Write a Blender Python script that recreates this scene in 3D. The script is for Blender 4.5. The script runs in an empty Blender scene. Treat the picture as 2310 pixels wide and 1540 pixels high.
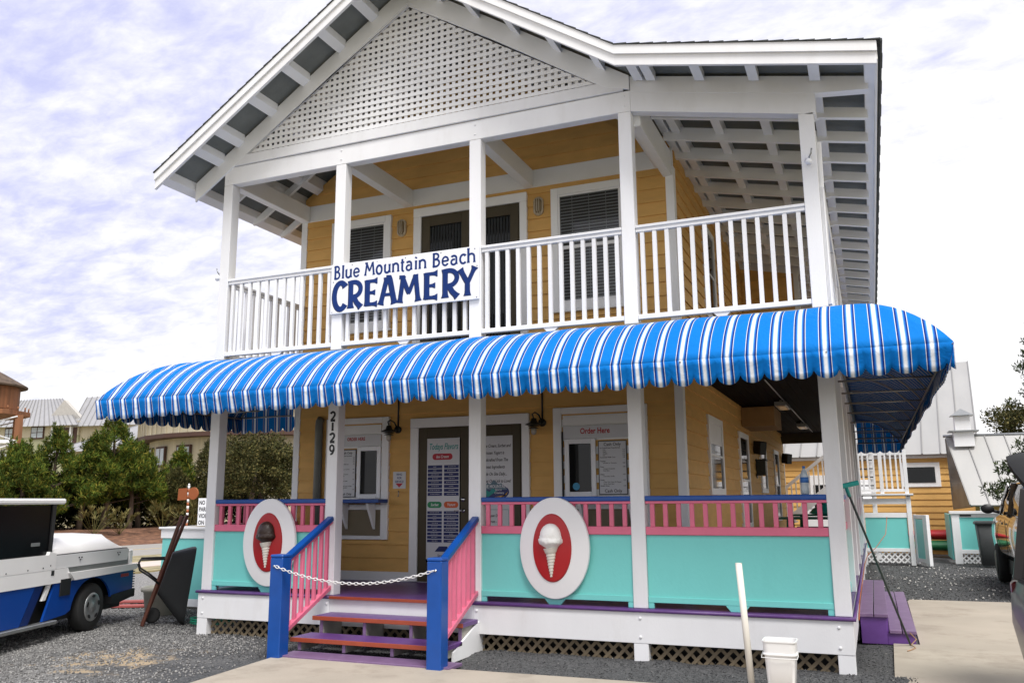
import bpy, bmesh, math, random
import numpy as np
from mathutils import Vector, Matrix, noise as mnoise

random.seed(7)
rng = np.random.default_rng(7)
SC = bpy.context.scene
COL = SC.collection
R = math.radians

# ---------------------------------------------------------------- camera
cam_d = bpy.data.cameras.new('camera')
cam = bpy.data.objects.new('camera', cam_d)
COL.objects.link(cam)
cam_d.sensor_width = 36.0
cam_d.lens = 29.80
cam_d.clip_start = 0.05
cam_d.clip_end = 4000
cam.matrix_world = Matrix(((0.92232527, 0.07766318, 0.37852942, 8.331),
                           (0.38634797, -0.16717627, -0.90707626, -9.169),
                           (-0.00716529, 0.98286343, -0.18419591, 1.68),
                           (0, 0, 0, 1)))
SC.camera = cam

# ---------------------------------------------------------------- world: Nishita sky behind thin broken cloud
SUN_AZ = Vector((0.66, -0.75, 0.0)).normalized()
SUN_EL = R(58)
W = bpy.data.worlds.new('World')
SC.world = W
W.use_nodes = True
nt = W.node_tree
N = nt.nodes
L = nt.links
N.clear()
sky = N.new('ShaderNodeTexSky')
sky.sky_type = 'NISHITA'
sky.sun_disc = False
sky.sun_elevation = SUN_EL
sky.sun_rotation = math.atan2(SUN_AZ.x, SUN_AZ.y)
sky.dust_density = 1.5
sky.air_density = 1.0
tc = N.new('ShaderNodeTexCoord')
sep = N.new('ShaderNodeSeparateXYZ'); L.new(tc.outputs['Generated'], sep.inputs[0])
def wm(op, a, b=None, c=None, clamp=False):
    n = N.new('ShaderNodeMath'); n.operation = op; n.use_clamp = clamp
    for i, v in enumerate((a, b, c)):
        if v is None: continue
        if isinstance(v, (int, float)): n.inputs[i].default_value = v
        else: L.new(v, n.inputs[i])
    return n.outputs[0]
zc = wm('MAXIMUM', sep.outputs['Z'], 0.0)
zd = wm('ADD', zc, 0.22)
comb = N.new('ShaderNodeCombineXYZ')
L.new(wm('DIVIDE', sep.outputs['X'], zd), comb.inputs[0])
L.new(wm('DIVIDE', sep.outputs['Y'], zd), comb.inputs[1])
mp = N.new('ShaderNodeMapping'); L.new(comb.outputs[0], mp.inputs[0])
mp.inputs['Rotation'].default_value = (0, 0, R(28))
mp.inputs['Scale'].default_value = (1.0, 1.55, 1.0)
n1 = N.new('ShaderNodeTexNoise'); L.new(mp.outputs[0], n1.inputs['Vector'])
n1.inputs['Scale'].default_value = 9.0; n1.inputs['Detail'].default_value = 9; n1.inputs['Roughness'].default_value = 0.62
n1.inputs['Distortion'].default_value = 0.25
n2 = N.new('ShaderNodeTexNoise'); L.new(mp.outputs[0], n2.inputs['Vector'])
n2.inputs['Scale'].default_value = 0.9; n2.inputs['Detail'].default_value = 3
# cloud cover is denser on the sun's side of the sky
side = wm('MULTIPLY_ADD', sep.outputs['X'], 0.40, 0.37)
cov = wm('ADD', wm('MULTIPLY', n1.outputs['Fac'], 1.15), wm('MULTIPLY', n2.outputs['Fac'], 0.75))
cov = wm('ADD', cov, side)
low = wm('SUBTRACT', 0.42, wm('MULTIPLY', zc, 1.0))
cov = wm('ADD', cov, wm('MAXIMUM', low, 0.0))
mask = N.new('ShaderNodeMapRange'); L.new(cov, mask.inputs[0])
mask.inputs[1].default_value = 0.80; mask.inputs[2].default_value = 1.52
mask.interpolation_type = 'SMOOTHSTEP'
# thin high cloud keeps a violet cast where it is thinnest
veil = N.new('ShaderNodeMixRGB'); veil.inputs['Fac'].default_value = 0.86
L.new(sky.outputs[0], veil.inputs['Color1']); veil.inputs['Color2'].default_value = (7.3, 7.5, 11.3, 1)
cl = N.new('ShaderNodeMixRGB'); L.new(mask.outputs[0], cl.inputs['Fac'])
L.new(veil.outputs[0], cl.inputs['Color1']); cl.inputs['Color2'].default_value = (11.6, 11.55, 11.7, 1)
bg = N.new('ShaderNodeBackground'); L.new(cl.outputs[0], bg.inputs['Color'])
bg.inputs['Strength'].default_value = 0.077
wo = N.new('ShaderNodeOutputWorld'); L.new(bg.outputs[0], wo.inputs['Surface'])

# ---------------------------------------------------------------- sun (veiled by cloud)
sd = bpy.data.lights.new('sun', 'SUN')
sd.energy = 3.1
sd.angle = R(24)
sd.color = (1.0, 0.975, 0.94)
sun = bpy.data.objects.new('sun', sd)
COL.objects.link(sun)
sdir = Vector((SUN_AZ.x * math.cos(SUN_EL), SUN_AZ.y * math.cos(SUN_EL), math.sin(SUN_EL)))
sun.rotation_euler = sdir.to_track_quat('Z', 'Y').to_euler()
sun.location = (20, -15, 20)

SC.view_settings.view_transform = 'Standard'
SC.view_settings.look = 'None'
SC.view_settings.gamma = 1
SC.view_settings.use_curve_mapping = False
SC.view_settings.exposure = 0.32
SC.render.engine = 'CYCLES'
SC.cycles.max_bounces = 6
SC.cycles.diffuse_bounces = 4
SC.cycles.use_denoising = True

# ================================================================ materials
MATS = {}
def nodes_of(name):
    m = bpy.data.materials.new(name); m.use_nodes = True
    t = m.node_tree
    b = t.nodes['Principled BSDF']
    return m, t, b
def mat(name, col, rough=0.5, var=0.08, scale=6.0, bump=0.0, bscale=60.0, metal=0.0, spec=0.5,
        dirt=0.0, dirtcol=(0.12, 0.10, 0.08), dscale=2.0, stretch=(1, 1, 1), alpha=None, trans=0.0, col2=None, coat=0.0, emit=None):
    if name in MATS: return MATS[name]
    m, t, b = nodes_of(name)
    n = t.nodes; l = t.links
    b.inputs['Roughness'].default_value = rough
    b.inputs['Metallic'].default_value = metal
    b.inputs['Specular IOR Level'].default_value = spec
    if coat: b.inputs['Coat Weight'].default_value = coat; b.inputs['Coat Roughness'].default_value = 0.05
    c = n.new('ShaderNodeTexCoord')
    mpn = n.new('ShaderNodeMapping'); mpn.inputs['Scale'].default_value = stretch
    l.new(c.outputs['Object'], mpn.inputs[0])
    a = n.new('ShaderNodeTexNoise'); a.inputs['Scale'].default_value = scale; a.inputs['Detail'].default_value = 5
    l.new(mpn.outputs[0], a.inputs['Vector'])
    mr = n.new('ShaderNodeMapRange'); l.new(a.outputs['Fac'], mr.inputs[0])
    mr.inputs[1].default_value = 0.3; mr.inputs[2].default_value = 0.7
    mx = n.new('ShaderNodeMixRGB'); l.new(mr.outputs[0], mx.inputs['Fac'])
    lo = tuple(max(0, x * (1 - var)) for x in col); hi = tuple(min(1, x * (1 + var)) for x in (col2 or col))
    mx.inputs['Color1'].default_value = (*lo, 1); mx.inputs['Color2'].default_value = (*hi, 1)
    out = mx.outputs[0]
    if dirt:
        d = n.new('ShaderNodeTexNoise'); d.inputs['Scale'].default_value = dscale; d.inputs['Detail'].default_value = 8; d.inputs['Roughness'].default_value = 0.7
        l.new(mpn.outputs[0], d.inputs['Vector'])
        dr = n.new('ShaderNodeMapRange'); l.new(d.outputs['Fac'], dr.inputs[0])
        dr.inputs[1].default_value = 0.52; dr.inputs[2].default_value = 0.75; dr.inputs[4].default_value = dirt
        m2 = n.new('ShaderNodeMixRGB'); l.new(dr.outputs[0], m2.inputs['Fac']); l.new(out, m2.inputs['Color1'])
        m2.inputs['Color2'].default_value = (*dirtcol, 1); out = m2.outputs[0]
    oi = n.new('ShaderNodeObjectInfo'); orr = n.new('ShaderNodeMapRange'); l.new(oi.outputs['Random'], orr.inputs[0])
    orr.inputs[3].default_value = 0.94; orr.inputs[4].default_value = 1.04
    om = n.new('ShaderNodeMixRGB'); om.blend_type = 'MULTIPLY'; om.inputs['Fac'].default_value = 1
    l.new(out, om.inputs['Color1']); l.new(orr.outputs[0], om.inputs['Color2']); out = om.outputs[0]
    l.new(out, b.inputs['Base Color'])
    if bump:
        e = n.new('ShaderNodeTexNoise'); e.inputs['Scale'].default_value = bscale; e.inputs['Detail'].default_value = 4
        l.new(mpn.outputs[0], e.inputs['Vector'])
        bp = n.new('ShaderNodeBump'); bp.inputs['Strength'].default_value = bump; bp.inputs['Distance'].default_value = 0.01
        l.new(e.outputs['Fac'], bp.inputs['Height']); l.new(bp.outputs[0], b.inputs['Normal'])
    if trans: b.inputs['Transmission Weight'].default_value = trans
    if emit: b.inputs['Emission Color'].default_value = (*emit[0], 1); b.inputs['Emission Strength'].default_value = emit[1]
    MATS[name] = m
    return m

WHITE = mat('white_paint', (0.84, 0.84, 0.85), 0.42, 0.03, 3, 0.12, 90, dirt=0.24, dirtcol=(0.56, 0.53, 0.48), dscale=3.2, stretch=(1, 1, 0.35))
WHITE2 = mat('white_trim_paint', (0.86, 0.865, 0.87), 0.45, 0.03, 4, 0.1, 90, dirt=0.10, dirtcol=(0.45, 0.45, 0.45))
YEL = mat('yellow_siding_paint', (0.68, 0.405, 0.135), 0.6, 0.07, 4, 0.25, 70, spec=0.2, dirt=0.10, dirtcol=(0.45, 0.27, 0.12), stretch=(1, 1, 3))
PURP = mat('purple_deck_paint', (0.115, 0.045, 0.20), 0.38, 0.15, 5, 0.2, 50, dirt=0.45, dirtcol=(0.20, 0.14, 0.22), dscale=7)
PURPT = mat('purple_step_paint', (0.19, 0.115, 0.225), 0.42, 0.10, 5, 0.2, 50, dirt=0.35, dirtcol=(0.40, 0.28, 0.42), dscale=6)
ORANGE = mat('orange_nosing_paint', (0.33, 0.062, 0.025), 0.42, 0.10, 8, 0.1, dirt=0.3, dirtcol=(0.3, 0.07, 0.03), dscale=12)
BLUE = mat('blue_rail_paint', (0.005, 0.065, 0.30), 0.33, 0.08, 6, 0.12, 60)
PINK = mat('pink_rail_paint', (0.72, 0.16, 0.26), 0.42, 0.05, 6, 0.12, 60)
TEAL = mat('aqua_panel_paint', (0.19, 0.64, 0.60), 0.45, 0.035, 1.6, 0.14, 45, dirt=0.30, dirtcol=(0.12, 0.46, 0.42), dscale=1.6, stretch=(1, 1, .6))
SHEATH = mat('grey_roof_sheathing', (0.15, 0.16, 0.15), 0.8, 0.18, 3, 0.35, 30, stretch=(1, 1, 1))
SHING = mat('asphalt_shingle', (0.07, 0.075, 0.075), 0.9, 0.3, 8, 0.6, 60)
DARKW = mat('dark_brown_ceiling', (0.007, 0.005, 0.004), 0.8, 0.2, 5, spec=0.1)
OLIVE = mat('olive_brown_door_paint', (0.080, 0.066, 0.042), 0.5, 0.06, 5, 0.08, spec=0.2)
GLASS = mat('dark_window_glass', (0.006, 0.007, 0.008), 0.04, 0.1, 2, spec=0.3)
BLIND = mat('grey_blind_slat', (0.20, 0.22, 0.23), 0.5, 0.05, 5)
BLACK = mat('black_paint', (0.012, 0.012, 0.013), 0.5, 0.1, 8)
TANP = mat('tan_underpanel', (0.19, 0.155, 0.10), 0.7, 0.06, 5)
LATT = mat('brown_skirt_lattice', (0.20, 0.155, 0.095), 0.7, 0.12, 10, 0.2, dirt=0.3)
METAL = mat('grey_metal', (0.33, 0.34, 0.34), 0.35, 0.1, 8, metal=0.7)
DMETAL = mat('dark_bronze_metal', (0.045, 0.05, 0.045), 0.45, 0.2, 20, metal=0.5)
CHROME = mat('bright_metal', (0.75, 0.75, 0.75), 0.2, 0.05, 8, metal=1.0)
PAPER = mat('white_poster_vinyl', (0.62, 0.63, 0.66), 0.45, 0.02, 4)
INKN = mat('navy_lettering', (0.008, 0.033, 0.165), 0.5, 0.05, 10, spec=0.2)
INKB = mat('black_print', (0.015, 0.015, 0.02), 0.5, 0.05, 10)
INKR = mat('red_lettering', (0.42, 0.012, 0.02), 0.5, 0.05, 10)
SIGNW = mat('sign_white_enamel', (0.84, 0.85, 0.88), 0.3, 0.015, 2)
PLANTW = mat('cream_planter', (0.42, 0.40, 0.34), 0.7, 0.08, 8, 0.2)

# ================================================================ object helpers
BASE = {}
def tag(o, label=None, cat=None, group=None, kind=None):
    if label: o['label'] = label
    if cat: o['category'] = cat
    if group: o['group'] = group
    if kind: o['kind'] = kind
    return o
def thing(name, loc, label=None, cat=None, group=None, kind=None):
    o = bpy.data.objects.new(name, None)
    o.empty_display_size = 0.2
    COL.objects.link(o)
    o.location = loc
    BASE[o.name] = Vector(loc)
    return tag(o, label, cat, group, kind)
def attach(o, parent):
    if parent is not None:
        o.parent = parent
        b = BASE.get(parent.name)
        if b is not None: o.matrix_parent_inverse = Matrix.Translation(-b)
    return o
def mk(name, verts, faces, m, parent=None, smooth=False, uvs=None, midx=None):
    me = bpy.data.meshes.new(name)
    me.from_pydata([tuple(v) for v in verts], [], faces)
    ms = m if isinstance(m, (list, tuple)) else [m]
    for q in ms: me.materials.append(q)
    if midx is not None: me.polygons.foreach_set('material_index', midx)
    if smooth: me.polygons.foreach_set('use_smooth', [True] * len(me.polygons))
    if uvs is not None:
        ul = me.uv_layers.new(name='UVMap')
        vi = np.zeros(len(me.loops), dtype=np.int32); me.loops.foreach_get('vertex_index', vi)
        ul.data.foreach_set('uv', np.asarray(uvs, dtype=np.float32)[vi].ravel())
    me.update()
    o = bpy.data.objects.new(name, me)
    COL.objects.link(o)
    return attach(o, parent)
def inst(name, src, loc, parent=None, rot=None, scale=None):
    o = bpy.data.objects.new(name, src.data)
    COL.objects.link(o)
    attach(o, parent)
    o.location = loc
    if rot: o.rotation_euler = rot
    if scale: o.scale = scale
    return o
def chbox(x0, x1, y0, y1, z0, z1, c=0.004):
    """box with small chamfers: 24 verts"""
    c = min(c, (x1 - x0) * .3, (y1 - y0) * .3, (z1 - z0) * .3)
    vs = []; key = {}
    X = (x0, x1); Y = (y0, y1); Z = (z0, z1)
    for i in (0, 1):
        for j in (0, 1):
            for k in (0, 1):
                sx = c if i == 0 else -c; sy = c if j == 0 else -c; sz = c if k == 0 else -c
                key[(i, j, k, 0)] = len(vs); vs.append((X[i], Y[j] + sy, Z[k] + sz))
                key[(i, j, k, 1)] = len(vs); vs.append((X[i] + sx, Y[j], Z[k] + sz))
                key[(i, j, k, 2)] = len(vs); vs.append((X[i] + sx, Y[j] + sy, Z[k]))
    f = []
    K = lambda i, j, k, a: key[(i, j, k, a)]
    f.append([K(0,0,0,0), K(0,0,1,0), K(0,1,1,0), K(0,1,0,0)])
    f.append([K(1,0,0,0), K(1,1,0,0), K(1,1,1,0), K(1,0,1,0)])
    f.append([K(0,0,0,1), K(1,0,0,1), K(1,0,1,1), K(0,0,1,1)])
    f.append([K(0,1,0,1), K(0,1,1,1), K(1,1,1,1), K(1,1,0,1)])
    f.append([K(0,0,0,2), K(0,1,0,2), K(1,1,0,2), K(1,0,0,2)])
    f.append([K(0,0,1,2), K(1,0,1,2), K(1,1,1,2), K(0,1,1,2)])
    for i in (0, 1):
        for j in (0, 1):
            q = [K(i,j,0,0), K(i,j,0,1), K(i,j,1,1), K(i,j,1,0)]
            f.append(q if (i + j) % 2 == 0 else q[::-1])
    for i in (0, 1):
        for k in (0, 1):
            q = [K(i,0,k,0), K(i,1,k,0), K(i,1,k,2), K(i,0,k,2)]
            f.append(q if (i + k) % 2 == 0 else q[::-1])
    for j in (0, 1):
        for k in (0, 1):
            q = [K(0,j,k,1), K(0,j,k,2), K(1,j,k,2), K(1,j,k,1)]
            f.append(q if (j + k) % 2 == 0 else q[::-1])
    for i in (0, 1):
        for j in (0, 1):
            for k in (0, 1):
                q = [K(i,j,k,0), K(i,j,k,2), K(i,j,k,1)]
                f.append(q if (i + j + k) % 2 == 0 else q[::-1])
    return vs, f
def box(name, x0, x1, y0, y1, z0, z1, m, parent=None, c=0.004):
    v, f = chbox(x0, x1, y0, y1, z0, z1, c)
    return mk(name, v, f, m, parent)
class MB:
    """collects shapes and links them as ONE mesh object"""
    def __init__(s): s.v = []; s.f = []; s.m = []
    def add(s, v, f, mi=0):
        o = len(s.v); s.v += [tuple(p) for p in v]; s.f += [[i + o for i in q] for q in f]; s.m += [mi] * len(f); return s
    def box(s, x0, x1, y0, y1, z0, z1, mi=0, c=0.003): return s.add(*chbox(x0, x1, y0, y1, z0, z1, c), mi)
    def pbox(s, x0, x1, y0, y1, z0, z1, mi=0):
        v = [(x, y, z) for x in (x0, x1) for y in (y0, y1) for z in (z0, z1)]
        f = [[0,1,3,2],[4,6,7,5],[0,4,5,1],[2,3,7,6],[0,2,6,4],[1,5,7,3]]
        return s.add(v, f, mi)
    def beam(s, a, b, w, h, up=(0, 0, 1), mi=0, c=0.003): return s.add(*beam_geo(a, b, w, h, up, c), mi)
    def tube(s, pts, r, n=8, mi=0): return s.add(*tube_geo(pts, r, n), mi)
    def lathe(s, prof, ctr, n=20, mi=0, ax='z'): return s.add(*lathe_geo(prof, ctr, n, ax), mi)
    def prism(s, poly, d0, d1, ax='y', mi=0): return s.add(*prism_geo(poly, d0, d1, ax), mi)
    def build(s, name, m, parent=None, smooth=False):
        return mk(name, s.v, s.f, m, parent, smooth, midx=s.m)
def beam_geo(a, b, w, h, up=(0, 0, 1), c=0.003):
    a = Vector(a); b = Vector(b); d = b - a; ln = d.length; d.normalize()
    upv = Vector(up); s = d.cross(upv)
    if s.length < 1e-4: s = d.cross(Vector((1, 0, 0)))
    s.normalize(); u = s.cross(d)
    v, f = chbox(0, ln, -w / 2, w / 2, -h / 2, h / 2, c)
    return [a + d * p[0] - s * p[1] + u * p[2] for p in v], f
def beam(name, a, b, w, h, m, parent=None, up=(0, 0, 1), c=0.003):
    v, f = beam_geo(a, b, w, h, up, c)
    return mk(name, v, f, m, parent)
def tube_geo(pts, r, n=8):
    pts = [Vector(p) for p in pts]
    rs = r if isinstance(r, (list, tuple)) else [r] * len(pts)
    vs = []; fs = []
    prev = None
    for i, p in enumerate(pts):
        t = (pts[min(i + 1, len(pts) - 1)] - pts[max(i - 1, 0)]).normalized()
        if prev is None:
            s = t.cross(Vector((0, 0, 1)))
            if s.length < 0.1: s = t.cross(Vector((1, 0, 0)))
        else:
            s = prev - t * prev.dot(t)
        s.normalize(); prev = s
        u = s.cross(t)
        for k in range(n):
            an = 2 * math.pi * k / n
            vs.append(p + (s * math.cos(an) + u * math.sin(an)) * rs[i])
    for i in range(len(pts) - 1):
        for k in range(n):
            a = i * n + k; b = i * n + (k + 1) % n
            fs.append([a, b, b + n, a + n])
    fs.append(list(range(n))[::-1]); e = (len(pts) - 1) * n; fs.append([e + k for k in range(n)])
    return vs, fs
def tube(name, pts, r, m, parent=None, n=8, smooth=True):
    v, f = tube_geo(pts, r, n)
    return mk(name, v, f, m, parent, smooth)
def lathe_geo(prof, ctr, n=20, ax='z'):
    vs = []; fs = []
    c = Vector(ctr)
    for r, h in prof:
        for k in range(n):
            an = 2 * math.pi * k / n
            p = (r * math.cos(an), r * math.sin(an), h)
            if ax == 'y': p = (p[0], p[2], p[1])
            if ax == 'x': p = (p[2], p[0], p[1])
            vs.append(c + Vector(p))
    for i in range(len(prof) - 1):
        for k in range(n):
            a = i * n + k; b = i * n + (k + 1) % n
            fs.append([a, b, b + n, a + n])
    if prof[0][0] > 1e-5: fs.append(list(range(n))[::-1])
    if prof[-1][0] > 1e-5: e = (len(prof) - 1) * n; fs.append([e + k for k in range(n)])
    return vs, fs
def lathe(name, prof, ctr, m, parent=None, n=20, ax='z', smooth=True):
    v, f = lathe_geo(prof, ctr, n, ax)
    return mk(name, v, f, m, parent, smooth)
def prism_geo(poly, d0, d1, ax='y'):
    n = len(poly)
    P = lambda a, b, d: (a, d, b) if ax == 'y' else ((d, a, b) if ax == 'x' else (a, b, d))
    vs = [P(a, b, d0) for a, b in poly] + [P(a, b, d1) for a, b in poly]
    fs = [list(range(n)), list(range(n, 2 * n))[::-1]]
    fs += [[i, i + n, (i + 1) % n + n, (i + 1) % n] for i in range(n)]
    return vs, fs
def prism(name, poly, d0, d1, m, parent=None, ax='y', smooth=False):
    v, f = prism_geo(poly, d0, d1, ax)
    return mk(name, v, f, m, parent, smooth)
def text(name, body, x, z, size, m, parent, y, align='LEFT', sx=1.0, bold=0.0, shear=0.0, depth=0.0008, spacing=1.0, line=1.0, rz=0.0, rot=None):
    cu = bpy.data.curves.new(name, 'FONT')
    cu.body = body; cu.size = size; cu.align_x = align; cu.extrude = depth; cu.offset = bold * size
    cu.shear = shear; cu.space_character = spacing; cu.space_line = line; cu.resolution_u = 3
    cu.materials.append(m)
    tmp = bpy.data.objects.new(name, cu)
    me = bpy.data.meshes.new_from_object(tmp)
    bpy.data.objects.remove(tmp); bpy.data.curves.remove(cu)
    o = bpy.data.objects.new(name, me)
    COL.objects.link(o)
    attach(o, parent)
    o.rotation_euler = rot or (R(90), 0, rz)
    o.scale = (sx, 1, 1)
    o.location = (x, y, z)
    return o
def ell(cx, cz, a, b, n=48):
    return [(cx + a * math.cos(2 * math.pi * i / n), cz + b * math.sin(2 * math.pi * i / n)) for i in range(n)]
def rrect(x0, x1, z0, z1, r, n=5):
    out = []
    for cx, cz, a0 in ((x1 - r, z1 - r, 0), (x0 + r, z1 - r, 90), (x0 + r, z0 + r, 180), (x1 - r, z0 + r, 270)):
        for i in range(n + 1):
            a = R(a0 + 90 * i / n); out.append((cx + r * math.cos(a), cz + r * math.sin(a)))
    return out
def ridge_strip(name, rings, m, parent=None, smooth=True, cap=True):
    """loft closed rings (same count) into a body"""
    n = len(rings[0]); vs = [p for r in rings for p in r]; fs = []
    for i in range(len(rings) - 1):
        for k in range(n):
            a = i * n + k; b = i * n + (k + 1) % n
            fs.append([a, b, b + n, a + n])
    if cap:
        fs.append(list(range(n))[::-1]); e = (len(rings) - 1) * n; fs.append([e + k for k in range(n)])
    return mk(name, vs, fs, m, parent, smooth)
def smooth_angle(o, ang=35):
    me = o.data
    me.polygons.foreach_set('use_smooth', [True] * len(me.polygons))
    try: me.set_sharp_from_angle(angle=R(ang))
    except Exception: pass
    return o
# ================================================================ the shop building
XP = [0.0, 1.924, 3.935, 5.886, 7.90]; PW = 0.158; XR = 8.058; DW = 1.896; ZD = 0.546; YB = 15.5
def zr(x):
    return 8.68 - 0.66 * abs(x - 3.02) if x <= 6.04 else 6.687 - 0.21 * (x - 6.04)
shop = thing('ice_cream_shop', (0, 0, 0), 'two storey yellow ice cream shop with white upper porch and lattice gable', 'shop building')
def ax(name, a0, a1, b0, b1, z0, z1, m, parent, axis='x', c=0.004):
    return box(name, a0, a1, b0, b1, z0, z1, m, parent, c) if axis == 'x' else box(name, b0, b1, a0, a1, z0, z1, m, parent, c)

# ---- lap siding, board by board
def board_poly(z, y=DW, t0=0.032, t1=0.008, h=0.19, o=0.012):
    return [(y + 0.004, z), (y - t0, z), (y - t0, z + 0.004), (y - t1, z + h + o), (y + 0.004, z + h + o)]
fw = MB().pbox(0.02, 6.10, DW + 0.005, DW + 0.12, 0.3, 6.6).prism([(0.02, 6.6), (6.1, 6.6), (3.02, 8.5)], DW + 0.005, DW + 0.12).build('front_wall', YEL, shop)
def siding_front(x0, x1, z, hi=None):
    pl = board_poly(z)
    vs = [(x0[0], y, zz) if zz < z + 0.1 else (x0[1], y, zz) for y, zz in pl] + [(x1[0], y, zz) if zz < z + 0.1 else (x1[1], y, zz) for y, zz in pl]
    n = len(pl)
    fs = [list(range(n))[::-1], [n + k for k in range(n)]] + [[i, (i + 1) % n, (i + 1) % n + n, i + n] for i in range(n)]
    return mk('siding_board', vs, fs, YEL, fw)
z = 0.68
while z < 3.42:
    siding_front((0.1, 0.1), (6.03, 6.03), z); z += 0.19
z = 3.62
while z < 6.15:
    siding_front((0.1, 0.1), (6.03, 6.03), z); z += 0.19
z = 6.462
while z < 8.2:
    hw = lambda q: (8.68 - 0.24 - q) / 0.66
    siding_front((3.02 - hw(z), 3.02 - hw(z + 0.19)), (3.02 + hw(z), 3.02 + hw(z + 0.19)), z); z += 0.19
box('base_board', 0.0, 6.12, DW - 0.03, DW, ZD, 0.68, WHITE2, fw)
box('corner_board', -0.012, 0.1, DW - 0.034, DW + 0.1, 0.68, 6.19, WHITE2, fw)
box('corner_board', 6.03, 6.145, DW - 0.034, DW + 0.1, 0.68, 6.19, WHITE2, fw)
box('plate_band', -0.01, 6.14, DW - 0.045, DW, 6.19, 6.457, WHITE2, fw)

rw = MB().pbox(6.0, 6.115, DW + 0.12, YB, 0.3, 6.62).build('side_wall', YEL, shop)
def siding_right(y0, y1, z):
    pl = board_poly(z, 0)
    vs = [(6.12 - y, y0, zz) for y, zz in pl] + [(6.12 - y, y1, zz) for y, zz in pl]
    n = len(pl)
    fs = [list(range(n)), [n + k for k in range(n)][::-1]] + [[i, i + n, (i + 1) % n + n, (i + 1) % n] for i in range(n)]
    mk('siding_board', vs, fs, YEL, rw)
for z0, z1, st in ((0.68, 3.35, 0), (3.62, 6.4, 1)):
    z = z0; k = 0
    while z < z1:
        js = [2.0, 6.2 + (k % 3) * 0.9, 10.5 + (k % 2) * 1.3, YB - 0.1]
        for a, b in zip(js[:-1], js[1:]): siding_right(a + 0.002, b - 0.002, z)
        z += 0.19; k += 1
box('corner_board', 6.03, 6.15, YB - 0.1, YB + 0.02, 0.5, 6.5, WHITE2, rw)
MB().pbox(0.0, 0.11, DW + 0.12, YB, 0.3, 6.5).pbox(0.11, 6.0, YB - 0.12, YB, 0.3, 6.5).build('rear_wall', YEL, shop)
# wing of the upper storey closing the side porch
wg = MB().pbox(6.13, 7.25, 8.45, 8.6, 3.62, 6.5).build('wing_wall', YEL, shop)
z = 3.62
while z < 6.2:
    pl = board_poly(z, 8.45)
    n = len(pl); vs = [(6.16, y, zz) for y, zz in pl] + [(7.2, y, zz) for y, zz in pl]
    mk('siding_board', vs, [list(range(n))[::-1], [n + k for k in range(n)]] + [[i, (i + 1) % n, (i + 1) % n + n, i + n] for i in range(n)], YEL, wg)
    z += 0.19
box('corner_board', 7.18, 7.28, 8.4, 8.5, 3.62, 6.3, WHITE2, wg)

# ---- posts
def post(x, y, z0, z1, m=WHITE):
    return box('post', x, x + PW, y, y + PW, z0, z1, m, shop, 0.006)
lower_posts = [post(x, 0, ZD, 3.36) for x in XP]
for x in XP[:4]: post(x, 0, 3.63, 6.188)
post(XP[4], 0, 3.63, 5.79)
SY = [2.42, 4.85, 7.3, 9.75, 12.2, 14.6]
for y in SY:
    post(XP[4], y, ZD, 3.36)
    if y < 13: post(XP[4], y, 3.63, 5.52)
for i, x in enumerate(XP):
    box('post_base', x - (0.004 if i == 0 else 0), x + PW, -0.038, 0.12, -0.12, 0.197, WHITE, shop, 0.005)
for y in SY: box('post_base', XP[4], XR, y, y + PW, -0.12, 0.197, WHITE, shop)
# ---- band boards below the deck with their bolts
def dome(name, x, y, z, r, m, parent, d='y-'):
    prof = [(r, 0), (r * 0.92, r * 0.35), (r * 0.6, r * 0.62), (0.0001, r * 0.72)]
    v, f = lathe_geo(prof, (0, 0, 0), 10)
    if d == 'y-': v = [(p[0] + x, y - p[2], z + p[1]) for p in v]
    else: v = [(x + p[2], y + p[0], z + p[1]) for p in v]
    return mk(name, v, f, m, parent, True)
b1 = box('band_board', -0.004, 2.06, -0.042, -0.002, 0.197, 0.512, WHITE, shop)
b2 = box('band_board', 2.062, 4.02, -0.040, -0.002, 0.197, 0.512, WHITE, shop)
b3 = box('band_board', 4.022, 8.062, -0.042, -0.002, 0.197, 0.512, WHITE, shop)
b4 = box('band_board', 8.016, 8.060, 0.0, YB, 0.197, 0.512, WHITE, shop)
for x, bb in ((0.08, b1), (4.06, b3), (5.965, b3), (7.93, b3)):
    for zz in (0.26, 0.45): dome('bolt', x, -0.042, zz, 0.017, WHITE, bb)
dome('bolt', 2.02, -0.042, 0.45, 0.017, WHITE, b1)
# ---- deck floor
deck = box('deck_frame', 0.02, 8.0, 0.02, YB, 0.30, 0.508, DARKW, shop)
y = 0.002
while y < DW - 0.02:
    box('deck_plank', 0.0, 8.04, y, min(y + 0.136, DW), 0.512, ZD, PURP, deck, 0.003); y += 0.139
y = DW + 0.002
while y < YB - 0.14:
    box('deck_plank', 6.14, 8.04, y, y + 0.136, 0.512, ZD, PURP, deck, 0.003); y += 0.139
def nosing(x0, x1, m): return tube('deck_nosing', [(x0, -0.052, 0.529), (x1, -0.052, 0.529)], 0.018, m, deck, 10)
box('nosing_strip', -0.03, 2.075, -0.052, 0.0, 0.513, 0.545, PURP, deck, 0.002)
nosing(-0.03, 2.075, PURP)
box('nosing_strip', 2.079, 3.93, -0.052, 0.0, 0.513, 0.545, PURP, deck, 0.002)
box('step_edge', 2.079, 3.93, -0.085, -0.053, 0.511, 0.545, ORANGE, deck, 0.003)
box('nosing_strip', 3.934, 8.09, -0.052, 0.0, 0.513, 0.545, PURP, deck, 0.002)
nosing(3.934, 8.09, PURP)
tube('deck_nosing', [(8.075, -0.05, 0.529), (8.075, YB, 0.529)], 0.018, PURP, deck, 8)
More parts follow.
